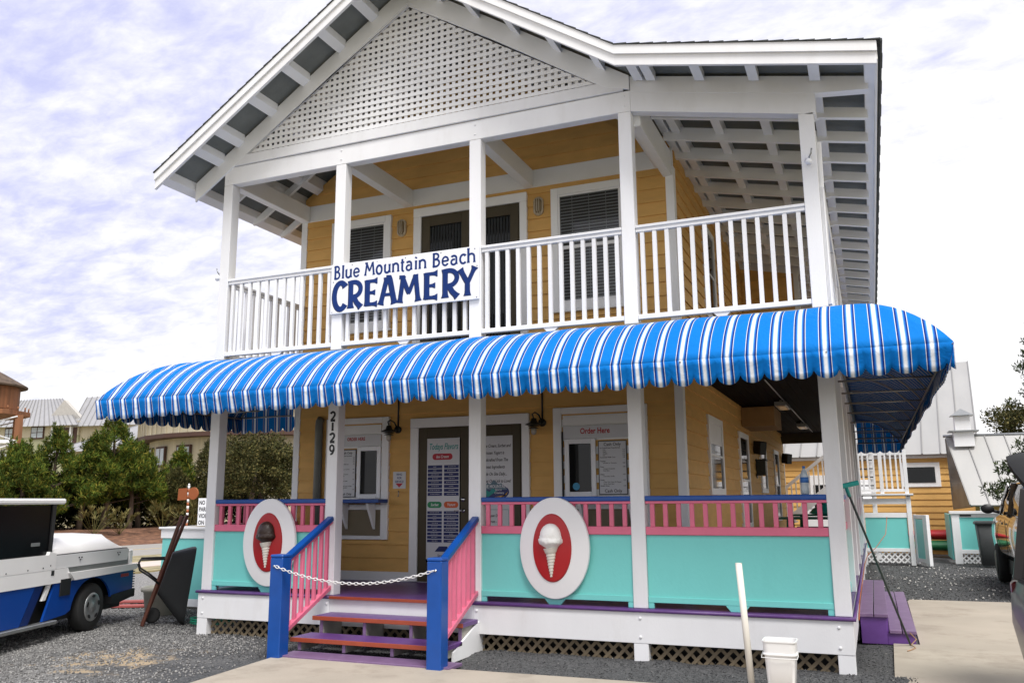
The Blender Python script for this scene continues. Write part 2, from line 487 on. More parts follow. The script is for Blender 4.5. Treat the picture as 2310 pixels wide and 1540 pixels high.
# ---- skirt lattice under the deck
def skirt(x0, x1, z0, z1, y, name='skirt_lattice', m=LATT, pitch=0.125, w=0.034, axis='x', parent=None, par=None):
    root = MB().pbox(x0, x1, y + 0.5, y + 0.52, z0, z1).build(name, BLACK, parent or shop) if par is None else par  # black sheet behind the slats stands in for the dark under the deck
    lay = 0
    for sgn in (1, -1):
        t = x0 - (z1 - z0)
        while t < x1 + (z1 - z0):
            # line from (t,z0) going 45deg
            a, b = (t, t + (z1 - z0)) if sgn > 0 else (t + (z1 - z0), t)
            p0 = [a, z0]; p1 = [b, z1]
            def clip(p, q):
                if p[0] < x0: k = (x0 - p[0]) / (q[0] - p[0]); return [x0, p[1] + k * (q[1] - p[1])]
                if p[0] > x1: k = (x1 - p[0]) / (q[0] - p[0]); return [x1, p[1] + k * (q[1] - p[1])]
                return p
            if max(p0[0], p1[0]) > x0 + 0.02 and min(p0[0], p1[0]) < x1 - 0.02:
                c0 = clip(p0, p1); c1 = clip(p1, p0)
                yy = y + (0.0 if sgn > 0 else 0.0085)
                if abs(c0[0] - c1[0]) > 0.03:
                    beam('lattice_slat', (c0[0], yy, c0[1]), (c1[0], yy, c1[1]), 0.008, w, m, root, up=(0, 0, 1), c=0.001)
            t += pitch
    return root
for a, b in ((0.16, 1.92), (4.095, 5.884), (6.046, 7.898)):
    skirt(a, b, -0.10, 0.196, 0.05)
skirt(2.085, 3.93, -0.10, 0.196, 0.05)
# ---- lower railing bays
def lower_rail(a0, a1, b, axis='x', s=1, foot=True, detail=True):
    """b is the outer face; s=+1 means the rail's thickness goes to larger b"""
    B = lambda p, q: (b + min(p * s, q * s), b + max(p * s, q * s))
    base = (a0, b, ZD) if axis == 'x' else (b, a0, ZD)
    rail = ax('porch_railing', a0, a1, *B(0.035, 0.06), 0.62, 1.306, TEAL, shop, axis, 0.003)
    ax('bottom_trim', a0, a1, *B(0.016, 0.0346), 0.606, 0.668, TEAL, rail, axis)
    for u0, u1 in ((a0, a0 + 0.06), (a1 - 0.06, a1)):
        ax('foot', u0, u1, *B(0.020, 0.058), ZD + 0.001, 0.6055, TEAL, rail, axis)
    if foot:
        m_ = (a0 + a1) / 2
        if axis == 'x': prism('foot', [(m_ - 0.07, ZD + 0.001), (m_ + 0.07, ZD + 0.001), (m_ + 0.12, 0.6055), (m_ - 0.12, 0.6055)], b + 0.018, b + 0.058, TEAL, rail)
    ax('lower_rail', a0, a1, *B(0.010, 0.10), 1.3065, 1.392, PINK, rail, axis)
    ax('upper_rail', a0, a1, *B(0.018, 0.09), 1.636, 1.665, PINK, rail, axis)
    ax('cap_rail', a0 - 0.0, a1, *B(0.002, 0.13), 1.6655, 1.719, BLUE, rail, axis, 0.008)
    n = max(1, round((a1 - a0) / 0.1475)); st = (a1 - a0) / n
    src = None
    for i in range(n):
        u = a0 + st * (i + 0.5) + (0.0)
        if axis == 'x':
            ax('baluster', u - 0.024, u + 0.024, *B(0.03, 0.066), 1.392, 1.636, PINK, rail, axis, 0.003)
        else:
            ax('baluster', u - 0.024, u + 0.024, *B(0.03, 0.066), 1.392, 1.636, PINK, rail, axis, 0.003)
    return rail
lower_rail(0.16, 1.922, 0.0)
lower_rail(4.095, 5.884, 0.0)
lower_rail(6.046, 7.898, 0.0)
lower_rail(0.16, DW - 0.04, 0.04, 'y', 1, False)
lower_rail(0.16, 2.418, 8.02, 'y', -1, False)
for a, b in ((7.46, 9.748), (9.91, 12.198), (12.36, 14.598)): lower_rail(a, b, 8.02, 'y', -1, False)
for x in XP[:4]:
    for zz in (6.26, 6.39): dome('bolt', x + .08, 0.0, zz, 0.014, WHITE, shop)
# ---- upper floor rim, deck, ceiling
box('upper_deck', -0.02, 8.08, 0.0, DW, 3.545, 3.63, mat('grey_deck_edge', (0.17, 0.17, 0.16), 0.7, 0.15, 8, 0.3), shop)
box('upper_deck', 6.14, 8.08, DW + 0.001, YB, 3.545, 3.63, MATS['grey_deck_edge'], shop)
box('flashing', -0.04, 8.10, -0.028, -0.002, 3.58, 3.618, METAL, shop)
box('rim_beam', 0.0, XR, 0.02, 0.14, 3.36, 3.543, WHITE2, shop)
box('rim_beam', 7.92, 8.04, 0.142, YB, 3.36, 3.543, WHITE2, shop)
box('end_beam', 6.13, 7.9, YB - 0.4, YB - 0.2, 3.15, 3.5, OLIVE, shop)
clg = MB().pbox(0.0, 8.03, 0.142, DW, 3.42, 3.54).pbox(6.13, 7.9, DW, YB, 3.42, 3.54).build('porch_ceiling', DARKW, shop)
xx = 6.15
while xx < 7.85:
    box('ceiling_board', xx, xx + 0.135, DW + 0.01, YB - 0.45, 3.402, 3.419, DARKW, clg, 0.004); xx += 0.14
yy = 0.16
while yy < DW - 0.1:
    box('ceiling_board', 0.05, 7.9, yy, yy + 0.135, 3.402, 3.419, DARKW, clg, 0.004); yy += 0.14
# ---- upper white railing
bal_src = None
def upper_rail(a0, a1, b, axis='x', feet=True):
    rail = ax('upper_railing', a0, a1, b, b + 0.09, 4.742, 4.778, WHITE, shop, axis, 0.006)
    ax('sub_rail', a0, a1, b + 0.016, b + 0.074, 4.700, 4.7415, WHITE, rail, axis)
    ax('bottom_rail', a0, a1, b + 0.008, b + 0.082, 3.676, 3.73, WHITE, rail, axis, 0.005)
    n = max(1, round((a1 - a0) / 0.1425)); st = (a1 - a0) / n
    for i in range(n):
        u = a0 + st * (i + 0.5)
        ax('baluster', u - 0.023, u + 0.023, b + 0.024, b + 0.068, 3.7305, 4.6995, WHITE, rail, axis, 0.002)
    if feet and axis == 'x':
        m_ = (a0 + a1) / 2
        prism('foot', [(m_ - 0.05, 3.631), (m_ + 0.05, 3.631), (m_ + 0.09, 3.675), (m_ - 0.09, 3.675)], b + 0.02, b + 0.07, WHITE, rail)
    return rail
for i in range(4): upper_rail(XP[i] + PW + 0.002, XP[i + 1] - 0.002, 0.0 if i != 3 else 0.0)
upper_rail(0.16, DW - 0.04, 0.03, 'y')
upper_rail(0.16, SY[0] - 0.002, 7.95, 'y')
for a, b in zip(SY[:3], SY[1:4]): upper_rail(a + PW, b - 0.002, 7.95, 'y')
# ---- upper beams
box('front_beam', 0.0, 6.044, 0.0, 0.14, 6.19, 6.452, WHITE, shop, 0.006)
for x in (0.0, 1.93, 3.94, 5.89):
    box('tie_beam', x + 0.005, x + 0.15, 0.142, DW - 0.047, 6.19, 6.45, WHITE2, shop, 0.005)
def sloped(name, x0, x1, t0, t1, y0, y1, m, parent, f=None):
    """board between the roof line minus t0 and minus t1"""
    f = f or zr
    return prism(name, [(x0, f(x0) - t1), (x1, f(x1) - t1), (x1, f(x1) - t0), (x0, f(x0) - t0)], y0, y1, m, parent)
sloped('shed_beam', 6.046, 8.085, 0.26, 0.50, 0.0, 0.14, WHITE, shop)
prism('shed_frieze', [(6.046, zr(6.046) - .2595), (8.085, zr(8.085) - .2595), (8.62, zr(8.62) - .205), (8.62, zr(8.62) - .06), (6.046, zr(6.046) - .06)], -0.006, 0.12, WHITE, shop)
box('side_beam', 7.92, 8.05, 0.142, YB, 5.53, 5.80, WHITE2, shop)
# ---- gable frieze, trim and lattice
prism('rake_frieze', [(-0.5, zr(-.5) - .06), (3.02, 8.62), (3.02, 8.335), (-0.5, zr(-.5) - .345)], -0.03, 0.0, WHITE2, shop)
prism('rake_frieze', [(3.022, 8.62), (6.04, zr(6.04) - .06), (6.04, zr(6.04) - .23), (5.75, zr(5.75) - .345), (3.022, 8.334)], -0.03, 0.0, WHITE2, shop)
prism('rake_trim', [(0.25, 6.604), (0.32, 6.604), (3.02, 8.29), (3.02, 8.333), (0.25, zr(.25) - .347)], -0.022, 0.01, WHITE, shop)
prism('rake_trim', [(3.022, 8.333), (3.022, 8.29), (5.72, 6.604), (5.79, 6.604), (5.79, zr(5.79) - .347)], -0.022, 0.01, WHITE, shop)
box('gable_sill', 0.06, 5.96, -0.026, 0.02, 6.46, 6.603, WHITE, shop)
lat = MB().pbox(0.3, 5.7, 0.045, 0.06, 6.56, 6.60).build('gable_lattice', WHITE, shop)
inz = lambda x: 8.30 - 0.62 * abs(x - 3.02)
z = 6.655
while z < 8.24:
    hw_ = (8.31 - z) / 0.62
    if hw_ > 0.04: box('lattice_slat', 3.02 - hw_, 3.02 + hw_, 0.012, 0.022, z - 0.025, z + 0.025, WHITE, lat, 0.002)
    z += 0.0865
x = 0.42
while x < 5.66:
    zt = inz(x)
    if zt > 6.63: box('lattice_slat', x - 0.024, x + 0.024, 0.0225, 0.032, 6.604, zt, WHITE, lat, 0.002)
    x += 0.0885
# ---- roof
rf = prism('roof', [(-0.63, zr(-.63)), (3.02, 8.68), (3.02, 8.66), (-0.63, zr(-.63) - .02)], -0.66, YB + 0.4, SHEATH, shop)
prism('roof_sheathing', [(3.021, 8.68), (6.04, zr(6.04)), (6.04, zr(6.04) - .02), (3.021, 8.66)], -0.66, YB + 0.4, SHEATH, rf)
prism('roof_sheathing', [(6.041, zr(6.041)), (8.70, zr(8.70)), (8.70, zr(8.70) - .02), (6.041, zr(6.041) - .02)], -0.66, YB + 0.4, SHEATH, rf)
# shingle courses, each a step of its own
def shingles(x0, x1, n, f, nm='shingle_course'):
    for i in range(n):
        a = x0 + (x1 - x0) * i / n; b = x0 + (x1 - x0) * (i + 1) / n
        up = 0.012
        lo, hi_ = (a, b) if f(a) < f(b) else (b, a)
        prism(nm, [(lo, f(lo) + .002), (hi_, f(hi_) + .002), (hi_, f(hi_) + .006), (lo, f(lo) + .006 + up)], -0.69, YB + 0.42, SHING, rf)
shingles(-0.67, 3.02, 26, lambda x: 8.68 - .66 * (3.02 - x))
shingles(3.0205, 6.04, 21, lambda x: 8.68 - .66 * (x - 3.02))
shingles(6.041, 8.75, 18, lambda x: 6.687 - .21 * (x - 6.04))
# drip edge seen as staggered shingle tabs down the long eave
y = -0.69
k = 0
while y < YB:
    box('shingle_tab', 8.745, 8.765 + (k % 2) * 0.006, y, y + 0.30, 6.098 + (k % 2) * 0.004, 6.128, SHING, rf, 0.002); y += 0.31; k += 1
# barge boards (two layers)
for (x0, x1) in ((-0.66, 3.02), (3.0205, 6.04), (6.0405, 8.70)):
    sloped('barge_board', x0, x1, 0.021, 0.235, -0.65, -0.61, WHITE, rf, (lambda q: 8.68 - .66 * abs(q - 3.02)) if x0 < 6 else None)
    sloped('barge_cap', x0, x1 + (0.01 if x1 > 8 else 0), 0.004, 0.11, -0.675, -0.6505, WHITE, rf, (lambda q: 8.68 - .66 * abs(q - 3.02)) if x0 < 6 else None)
# purlins running back and rafters running down the slope
fm = lambda q: 8.68 - .66 * abs(q - 3.02)
def purlin(xc, f, w=0.11, t=0.175, y1=YB):
    s = 1 if xc < 3.02 else -1
    g = 0.66 * s if f is fm else -0.21
    if xc < -.5 or xc > 8.6: return prism('purlin', [(xc - w / 2, f(xc) - g * w / 2 - .0205), (xc + w / 2, f(xc) + g * w / 2 - .0205), (xc + w / 2, f(xc) + g * w / 2 - .0205 - .12), (xc - w / 2, f(xc) - g * w / 2 - .0205 - .12)], -0.609, y1, WHITE2, rf)
    pf = prism('purlin', [(xc - w / 2, f(xc) - g * w / 2 - .0205), (xc + w / 2, f(xc) + g * w / 2 - .0205), (xc + w / 2, f(xc) + g * w / 2 - .0205 - .105), (xc - w / 2, f(xc) - g * w / 2 - .0205 - .105)], -0.609, -0.031, WHITE2, rf)
    return prism('purlin', [(xc - w / 2, f(xc) - g * w / 2 - .0205), (xc + w / 2, f(xc) + g * w / 2 - .0205), (xc + w / 2, f(xc) + g * w / 2 - .0205 - t), (xc - w / 2, f(xc) - g * w / 2 - .0205 - t)], 0.13, y1, WHITE2, rf)
for xc in (-0.585, -0.05, 0.30, 0.86, 1.40, 1.98, 2.5): purlin(xc, fm)
for xc in (3.5, 4.04, 4.6, 5.15, 5.7): purlin(xc, fm)
for xc in (6.16, 6.31, 6.87, 7.465, 8.10, 8.645): purlin(xc, zr, y1=YB)
for k in range(22):
    y0 = 0.66 + k * 0.705
    if y0 > YB - 0.2: break
    prism('rafter', [(6.13, zr(6.13) - .1215), (8.612, zr(8.612) - .1215), (8.612, zr(8.612) - .245), (8.1, zr(8.1) - .25), (8.04, zr(8.04) - .28), (6.13, zr(6.13) - .29)], y0, y0 + 0.07, WHITE2, rf)
    prism('rafter', [(-0.6, fm(-.6) - .1215), (3.0, fm(3.0) - .1215), (3.0, fm(3.0) - .25), (-0.45, fm(-.45) - .25), (-.6, fm(-.6) - .2)], y0, y0 + 0.045, WHITE2, rf) if k < 2 or k > 30 else \
        prism('rafter', [(-0.6, fm(-.6) - .1215), (-0.02, fm(-.02) - .1215), (-0.02, fm(-.02) - .25), (-0.45, fm(-.45) - .25), (-.6, fm(-.6) - .2)], y0, y0 + 0.045, WHITE2, rf)
    if k < 2: prism('rafter', [(3.03, fm(3.03) - .1215), (6.03, fm(6.03) - .1215), (6.03, fm(6.03) - .25), (3.03, fm(3.03) - .25)], y0, y0 + 0.045, WHITE2, rf)
box('gutter_board', 8.685, 8.712, -0.61, YB + 0.3, 5.955, 6.105, WHITE2, rf)
box('valley_beam', 6.0, 6.12, 0.145, YB, 6.05, 6.40, WHITE2, rf)
# downspout on the corner post
ds = MB()
ds.box(8.0585, 8.098, 0.03, 0.115, 3.66, 4.95).tube([(8.078, 0.07, 4.94), (8.078, 0.10, 5.2), (8.08, .20, 5.5)], 0.03, 8)
for q in (8.066, 8.078, 8.090): ds.box(q - 0.003, q + 0.003, 0.023, 0.0295, 3.66, 4.94, c=0.001)
ds.build('downspout', WHITE, shop)
box('corner_trim', 8.0585, 8.10, 0.145, 0.30, 3.64, 5.5, WHITE, shop)

# ================================================================ doors and windows
def frame_parts(parent, x0, x1, z0, z1, w, y0, y1, m=WHITE2, name='frame', c=0.005, axis='x', sill=True):
    if axis == 'x':
        box(name, x0, x0 + w, y0, y1, z0, z1, m, parent, c)
        box(name, x1 - w, x1, y0, y1, z0, z1, m, parent, c)
        box(name, x0 + w + .0005, x1 - w - .0005, y0, y1, z1 - w, z1, m, parent, c)
        if sill: box(name, x0 + w + .0005, x1 - w - .0005, y0, y1, z0, z0 + w, m, parent, c)
F = DW - 0.034
# lower double door
def double_door(z0, z1, knobs, name='double_door'):
    d = MB().pbox(2.235, 3.87, F - 0.004, DW, z0, z1 - 0.12).build(name, OLIVE, shop)
    box('casing', 2.10, 2.235, F - 0.03, DW, z0, z1 - 0.14, WHITE2, d, 0.006)
    box('casing', 3.87, 3.985, F - 0.03, DW, z0, z1 - 0.14, WHITE2, d, 0.006)
    box('casing', 2.10, 3.985, F - 0.034, DW, z1 - 0.1395, z1, WHITE2, d, 0.006)
    for a, b in ((2.262, 3.048), (3.056, 3.845)):
        lf = MB()
        if z0 < 1: ga, gb, gz0, gz1 = a + 0.12, b - 0.12, z0 + 0.27, z1 - 0.30
        else: ga, gb, gz0, gz1 = a + 0.125, b - 0.125, z0 + 0.3, z1 - 0.31
        lf.box(a, ga, F - 0.022, F - 0.0045, z0 + 0.01, z1 - 0.165).box(gb, b, F - 0.022, F - 0.0045, z0 + 0.01, z1 - 0.165)
        lf.box(ga + .0005, gb - .0005, F - 0.022, F - 0.0045, z0 + 0.01, gz0).box(ga + .0005, gb - .0005, F - 0.022, F - 0.0045, gz1, z1 - 0.165)
        leaf = lf.build('door_leaf', OLIVE, d)
        box('pane', ga, gb, F - 0.0105, F - 0.005, gz0, gz1, GLASS, leaf, 0.001)
    return d
dd = double_door(ZD + 0.01, 2.88, True)
hd = MB()
hd.lathe([(0.03, 0), (0.03, 0.012), (0.018, 0.02), (0.0001, 0.021)], (2.975, F - 0.043, 1.70), 14, ax='y')
hd.lathe([(0.028, 0), (0.028, 0.012), (0.0001, 0.013)], (2.975, F - 0.036, 1.545), 14, ax='y')
hd.tube([(2.975, F - 0.03, 1.545), (2.975, F - 0.08, 1.545), (2.955, F - 0.09, 1.545), (2.86, F - 0.09, 1.54)], 0.010, 8)
hd.build('door_handle', CHROME, dd, True)
du = double_door(3.64, 6.13, False)
CUR = mat('dark_curtain', (0.02, 0.024, 0.027), 0.8, 0.3, 2, stretch=(14, 1, 0.5))
for (x0, x1) in ((2.36, 2.95), (3.155, 3.745)):
    sc_ = MB()
    for i in range(12):
        u = x0 + (x1 - x0) * (i + .5) / 12
        sc_.pbox(u - 0.017, u + 0.014, F - 0.0115, F - 0.0108, 4.0, 5.8)
    sc_.build('curtain_fold', CUR, du)
# upper windows with blinds
def upper_window(x0, x1, z0, z1, slats=True, full=True):
    w = MB().pbox(x0 + 0.05, x1 - 0.05, F - 0.004, DW, z0 + 0.05, z1 - 0.05).build('window', BLACK, shop)
    frame_parts(w, x0, x1, z0, z1, 0.105, F - 0.034, DW, WHITE2, 'casing')
    frame_parts(w, x0 + .106, x1 - .106, z0 + .106, z1 - .106, 0.03, F - 0.026, DW - 0.001, WHITE, 'sash_frame', 0.003)
    zm = (z0 + z1) / 2
    box('meeting_rail', x0 + .137, x1 - .137, F - 0.029, DW - 0.001, zm - 0.025, zm + 0.025, WHITE, w, 0.003)
    box('sill', x0 - 0.03, x1 + 0.03, F - 0.045, DW, z0 - 0.03, z0 - 0.001, WHITE2, w)
    for a, b in ((z0 + .137, zm - .026), (zm + .026, z1 - .137)):
        pn = mk('pane', [(x0 + .131, F - .021, a), (x1 - .131, F - .021, a), (x1 - .131, F - .021, b), (x0 + .131, F - .021, b)], [[0, 1, 2, 3]], PANE, w)
    z = z0 + .15; k = 0
    while z < z1 - .14:
        o = beam('blind_slat', (x0 + .14, F - 0.011, z), (x1 - .14, F - 0.011, z), 0.006, 0.017, BLIND, w, c=0.001)
        z += 0.046
    for q in (.28, .5, .72): box('blind_cord', x0 + (x1 - x0) * q - .004, x0 + (x1 - x0) * q + .004, F - .0165, F - .0155, z0 + .14, z1 - .14, BLIND, w, .0005)
    return w
m_, t_, b_ = nodes_of('window_pane')
_tr = t_.nodes.new('ShaderNodeBsdfTransparent'); _gl = t_.nodes.new('ShaderNodeBsdfGlossy'); _gl.inputs['Roughness'].default_value = 0.02
_fr = t_.nodes.new('ShaderNodeFresnel'); _fr.inputs['IOR'].default_value = 1.45
_mx = t_.nodes.new('ShaderNodeMixShader')
t_.links.new(_fr.outputs[0], _mx.inputs[0]); t_.links.new(_tr.outputs[0], _mx.inputs[1]); t_.links.new(_gl.outputs[0], _mx.inputs[2])
t_.links.new(_mx.outputs[0], t_.nodes['Material Output'].inputs['Surface'])
PANE = m_; MATS['window_pane'] = m_
upper_window(0.60, 1.70, 4.28, 6.10)
upper_window(4.36, 5.50, 4.30, 6.11)
# upper side window and lower side windows on the long wall
def side_window(y0, y1, z0, z1, grid=0):
    w = MB().pbox(6.1, 6.152, y0 + .05, y1 - .05, z0 + .05, z1 - .05).build('window', GLASS, shop)
    for a, b, c_, d_ in ((y0, y0 + .1, z0, z1), (y1 - .1, y1, z0, z1), (y0 + .101, y1 - .101, z0, z0 + .1), (y0 + .101, y1 - .101, z1 - .1, z1)):
        box('casing', 6.1, 6.175, a, b, c_, d_, WHITE2, w)
    zm = z0 + (z1 - z0) * .5
    if grid != 9: box('meeting_rail', 6.1, 6.166, y0 + .101, y1 - .101, zm - .02, zm + .02, WHITE2, w)
    return w
side_window(3.95, 4.95, 4.5, 6.05)
sw = side_window(3.55, 4.85, 1.74, 2.92)
box('header_panel', 6.1, 6.16, 3.66, 4.74, 2.5, 2.818, WHITE2, sw)
side_window(6.75, 8.0, 1.14, 2.9); side_window(9.9, 11.0, 1.8, 2.88); side_window(12.7, 13.8, 1.14, 2.87)
# ---- order windows
def order_window(x0, x1, shelf):
    w = MB().pbox(x0 + 0.04, x1 - 0.04, DW - 0.022, DW, 1.16, 2.9).build('order_window', WHITE2, shop)
    box('casing', x0, x0 + .12, F - 0.03, DW, 1.13, 2.93, WHITE2, w, 0.006)
    box('casing', x1 - .12, x1, F - 0.03, DW, 1.13, 2.93, WHITE2, w, 0.006)
    box('casing', x0 + .1205, x1 - .1205, F - 0.03, DW, 2.84, 2.93, WHITE2, w, 0.006)
    box('casing', x0 + .1205, x1 - .1205, F - 0.03, DW, 1.13, 1.185, WHITE2, w, 0.006)
    box('header_panel', x0 + .14, x1 - .14, F - 0.016, F - 0.001, 2.69, 2.82, WHITE2, w)
    box('sign_panel', x0 + .14, x1 - .14, F - 0.014, F - 0.001, 2.50, 2.675, PAPER, w)
    box('under_panel', x0 + .1205, x1 - .1205, F - 0.006, F + 0.0, 1.186, 1.56, TANP, w)
    box('apron', x0 + .1205, x1 - .1205, F - 0.02, F - 0.001, 1.562, 1.64, WHITE2, w)
    box('shelf', x0 + 0.02, x1 + 0.01, F - 0.30, F - 0.031, 1.66, 1.715, BLUE, w, 0.006)
    for bx in (x0 + 0.42, x1 - 0.22):
        v, f = prism_geo([(F - 0.031, 1.655), (F - 0.24, 1.655), (F - 0.22, 1.60), (F - 0.06, 1.32), (F - 0.031, 1.28)], bx - 0.02, bx + 0.02, 'x')
        mk('bracket', v, f, WHITE2, w)
    return w
ow1 = order_window(0.62, 1.735, 1)
ow2 = order_window(4.34, 5.66, 1)
for ow, (a, b) in ((ow1, (1.185, 1.60)), (ow2, (4.50, 4.94))):
    sl = frame_parts(ow, a, b, 1.725, 2.495, 0.065, F - 0.03, F - 0.001, SIGNW, 'slider_frame', 0.004)
    box('pane', a + .066, b - .066, F - 0.02, F - 0.002, 1.791, 2.429, GLASS, ow, 0.001)
box('track', 4.462, 4.478, F - 0.035, F - 0.001, 1.725, 2.60, BLACK, ow2, 0.002)
# water sticker in the pane
prism('round_sticker', ell(4.66, 1.86, 0.05, 0.05, 20), F - 0.0225, F - 0.0205, mat('blue_sticker', (0.02, 0.25, 0.45), 0.4), ow2)
# rolled shutter pipe left of the first order window
tube('shutter_pipe', [(0.50, F - 0.05, 0.70), (0.50, F - 0.05, 2.84), (0.50, F - 0.045, 2.90), (0.50, F - 0.01, 2.94)], 0.06, mat('grey_green_pipe', (0.16, 0.17, 0.15), 0.5, 0.1, 6), shop, 14)
# bulkhead on the side wall
bk = box('duct_box', 6.15, 6.75, 7.3, 8.6, 3.02, 3.38, mat('brown_duct_panel', (0.30, 0.17, 0.06), 0.6, 0.1, 5), shop)
# ================================================================ front steps
st = thing('front_steps', (3.1, -0.6, 0), 'purple front steps with orange nosings between two blue newel posts', 'steps')
def tread(y0, y1, z, x0=2.13, x1=4.10):
    t = box('tread', x0, x1, y0, y1, z - 0.045, z, PURP, st, 0.004)
    box('nosing', x0, x1, y0 - 0.012, y0 - 0.0005, z - 0.046, z + 0.001, ORANGE, t, 0.003)
tread(-0.47, -0.09, 0.364)
tread(-0.88, -0.49, 0.182)
box('base_plank', 2.20, 4.30, -1.20, -0.90, 0.012, 0.045, PURPT, st)
GREYW = mat('weathered_step_block', (0.36, 0.34, 0.30), 0.8, 0.15, 6, 0.3, dirt=.4)
for x in (2.24, 2.83, 3.44, 4.05):
    for y0, y1, z0, z1 in ((-.86, -.50, .046, .136), (-.45, -.05, .046, .318)):
        s_ = box('stringer', x - .019, x + .019, y0 + .012, y1, z0, z1, GREYW, st)
        box('front_edge', x - .020, x + .020, y0 - .002, y0 + .0115, z0, z1, PURPT, s_, .002)
mk('side_stringer', *prism_geo([(-0.70, 0.0), (-0.045, 0.0), (-0.045, 0.34), (-0.70, 0.10)], 4.075, 4.10, 'x'), WHITE, st)
for nx, px in ((2.19, 2.02), (4.155, 4.03)):
    nw = box('newel_post', nx - 0.083, nx + 0.083, -1.265, -1.10, -0.05, 1.075, BLUE, st, 0.008)
    box('newel_cap', nx - 0.086, nx + 0.086, -1.268, -1.097, 1.0755, 1.11, BLUE, nw, 0.02)
    a = Vector((nx, -1.10, 1.05)); b = Vector((px, -0.004, 1.475))
    beam('hand_rail', a, b, 0.085, 0.062, BLUE, st, c=0.01)
    la = Vector((nx, -1.10, 0.27)); lb = Vector((px, -0.004, 0.64))
    beam('lower_rail', la, lb, 0.07, 0.055, PINK, st, c=0.006)
    beam('upper_rail', a - Vector((0, 0, .047)), b - Vector((0, 0, .047)), 0.06, 0.028, PINK, st, c=0.004)
    for i in range(7):
        t = (i + 0.55) / 7.1
        p = a.lerp(b, t); q = la.lerp(lb, t)
        box('baluster', p.x - .021, p.x + .021, p.y - .021, p.y + .021, q.z + .02, p.z - .055, PINK, st, 0.003)
# side steps
sst = thing('side_steps', (8.35, 4.3, 0), 'long purple plank steps along the right side of the shop', 'steps')
for x0, x1, z in ((8.075, 8.225, .34), (8.235, 8.385, .34), (8.387, 8.52, .165), (8.53, 8.675, .165)):
    for y0, y1 in ((2.06, 4.3), (4.31, 6.6)) if x0 < 8.2 else ((2.06, 6.6),):
        box('tread_plank', x0, x1, y0, y1, z - 0.038, z, PURPT, sst, 0.004)
PURPD = mat('purple_riser_paint', (0.14, 0.055, 0.26), 0.45, 0.08, 5, 0.2)
box('riser', 8.08, 8.365, 2.085, 2.115, 0.0, 0.3015, PURPD, sst)
box('riser', 8.3655, 8.66, 2.085, 2.115, 0.0, 0.1265, PURPD, sst)
box('riser', 8.35, 8.38, 2.117, 6.58, 0.0, 0.3015, PURPD, sst)
box('riser', 8.635, 8.66, 2.117, 6.58, 0.0, 0.1265, PURPD, sst)

# ================================================================ awning
def striped(name, transl, dk=1.0):
    m, t, b = nodes_of(name)
    n = t.nodes; l = t.links
    uv = n.new('ShaderNodeUVMap'); s = n.new('ShaderNodeSeparateXYZ'); l.new(uv.outputs[0], s.inputs[0])
    def q(op, a, bb=None):
        k = n.new('ShaderNodeMath'); k.operation = op
        for i, v in enumerate((a, bb)):
            if v is None: continue
            if isinstance(v, (int, float)): k.inputs[i].default_value = v
            else: l.new(v, k.inputs[i])
        return k.outputs[0]
    fr = q('FRACT', q('DIVIDE', s.outputs[0], 0.22))
    d = q('ABSOLUTE', q('SUBTRACT', fr, 0.5))
    r = n.new('ShaderNodeValToRGB'); l.new(q('MULTIPLY', d, 2.0), r.inputs[0])
    BL = (0.002, 0.17, 0.56, 1); NV = (0.006, 0.02, 0.16, 1); WH = (0.82, 0.83, 0.86, 1)
    st_ = [(0.0, WH), (0.09, WH), (0.16, (0.32, 0.50, 0.76, 1)), (0.225, (0.02, 0.19, 0.58, 1)), (0.31, (0.005, 0.07, 0.38, 1)), (0.37, NV), (0.435, NV), (0.447, WH), (0.478, WH), (0.490, (0.004, 0.06, 0.30, 1)), (0.51, BL), (1.0, BL)]
    e = r.color_ramp.elements
    e[0].position = st_[0][0]; e[0].color = st_[0][1]; e[1].position = 1.0; e[1].color = BL
    for p, c in st_[1:-1]:
        x = e.new(p); x.color = c
    tcn = n.new('ShaderNodeTexCoord')
    nz = n.new('ShaderNodeTexNoise'); nz.inputs['Scale'].default_value = 2.2; nz.inputs['Detail'].default_value = 6
    l.new(tcn.outputs['Object'], nz.inputs['Vector'])
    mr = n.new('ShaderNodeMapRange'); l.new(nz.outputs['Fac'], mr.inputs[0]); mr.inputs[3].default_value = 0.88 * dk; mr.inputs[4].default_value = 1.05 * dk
    mxx = n.new('ShaderNodeMixRGB'); mxx.blend_type = 'MULTIPLY'; mxx.inputs['Fac'].default_value = 1
    l.new(r.outputs[0], mxx.inputs['Color1']); l.new(mr.outputs[0], mxx.inputs['Color2'])
    l.new(mxx.outputs[0], b.inputs['Base Color'])
    b.inputs['Roughness'].default_value = 0.75; b.inputs['Specular IOR Level'].default_value = 0.12
    wr = n.new('ShaderNodeTexNoise'); wr.inputs['Scale'].default_value = 5; wr.inputs['Detail'].default_value = 5; wr.inputs['Distortion'].default_value = 1.2
    l.new(tcn.outputs['Object'], wr.inputs['Vector'])
    bp = n.new('ShaderNodeBump'); bp.inputs['Strength'].default_value = 0.55; bp.inputs['Distance'].default_value = 0.03
    l.new(wr.outputs['Fac'], bp.inputs['Height']); l.new(bp.outputs[0], b.inputs['Normal'])
    tr = n.new('ShaderNodeBsdfTranslucent'); l.new(mxx.outputs[0], tr.inputs['Color'])
    ms = n.new('ShaderNodeMixShader'); ms.inputs[0].default_value = transl
    l.new(b.outputs[0], ms.inputs[1]); l.new(tr.outputs[0], ms.inputs[2])
    l.new(ms.outputs[0], n['Material Output'].inputs['Surface'])
    return m
STR = striped('striped_awning_canvas', 0.0)
STRI = striped('striped_awning_inner', 0.24, 0.70)
aw = thing('striped_awning', (4.03, 0, 2.77), 'blue and white striped canvas awning with scalloped valance wrapping the porch', 'awning')
AD = 1.02; AH = 0.60; ZT = 3.605; A0 = R(52)
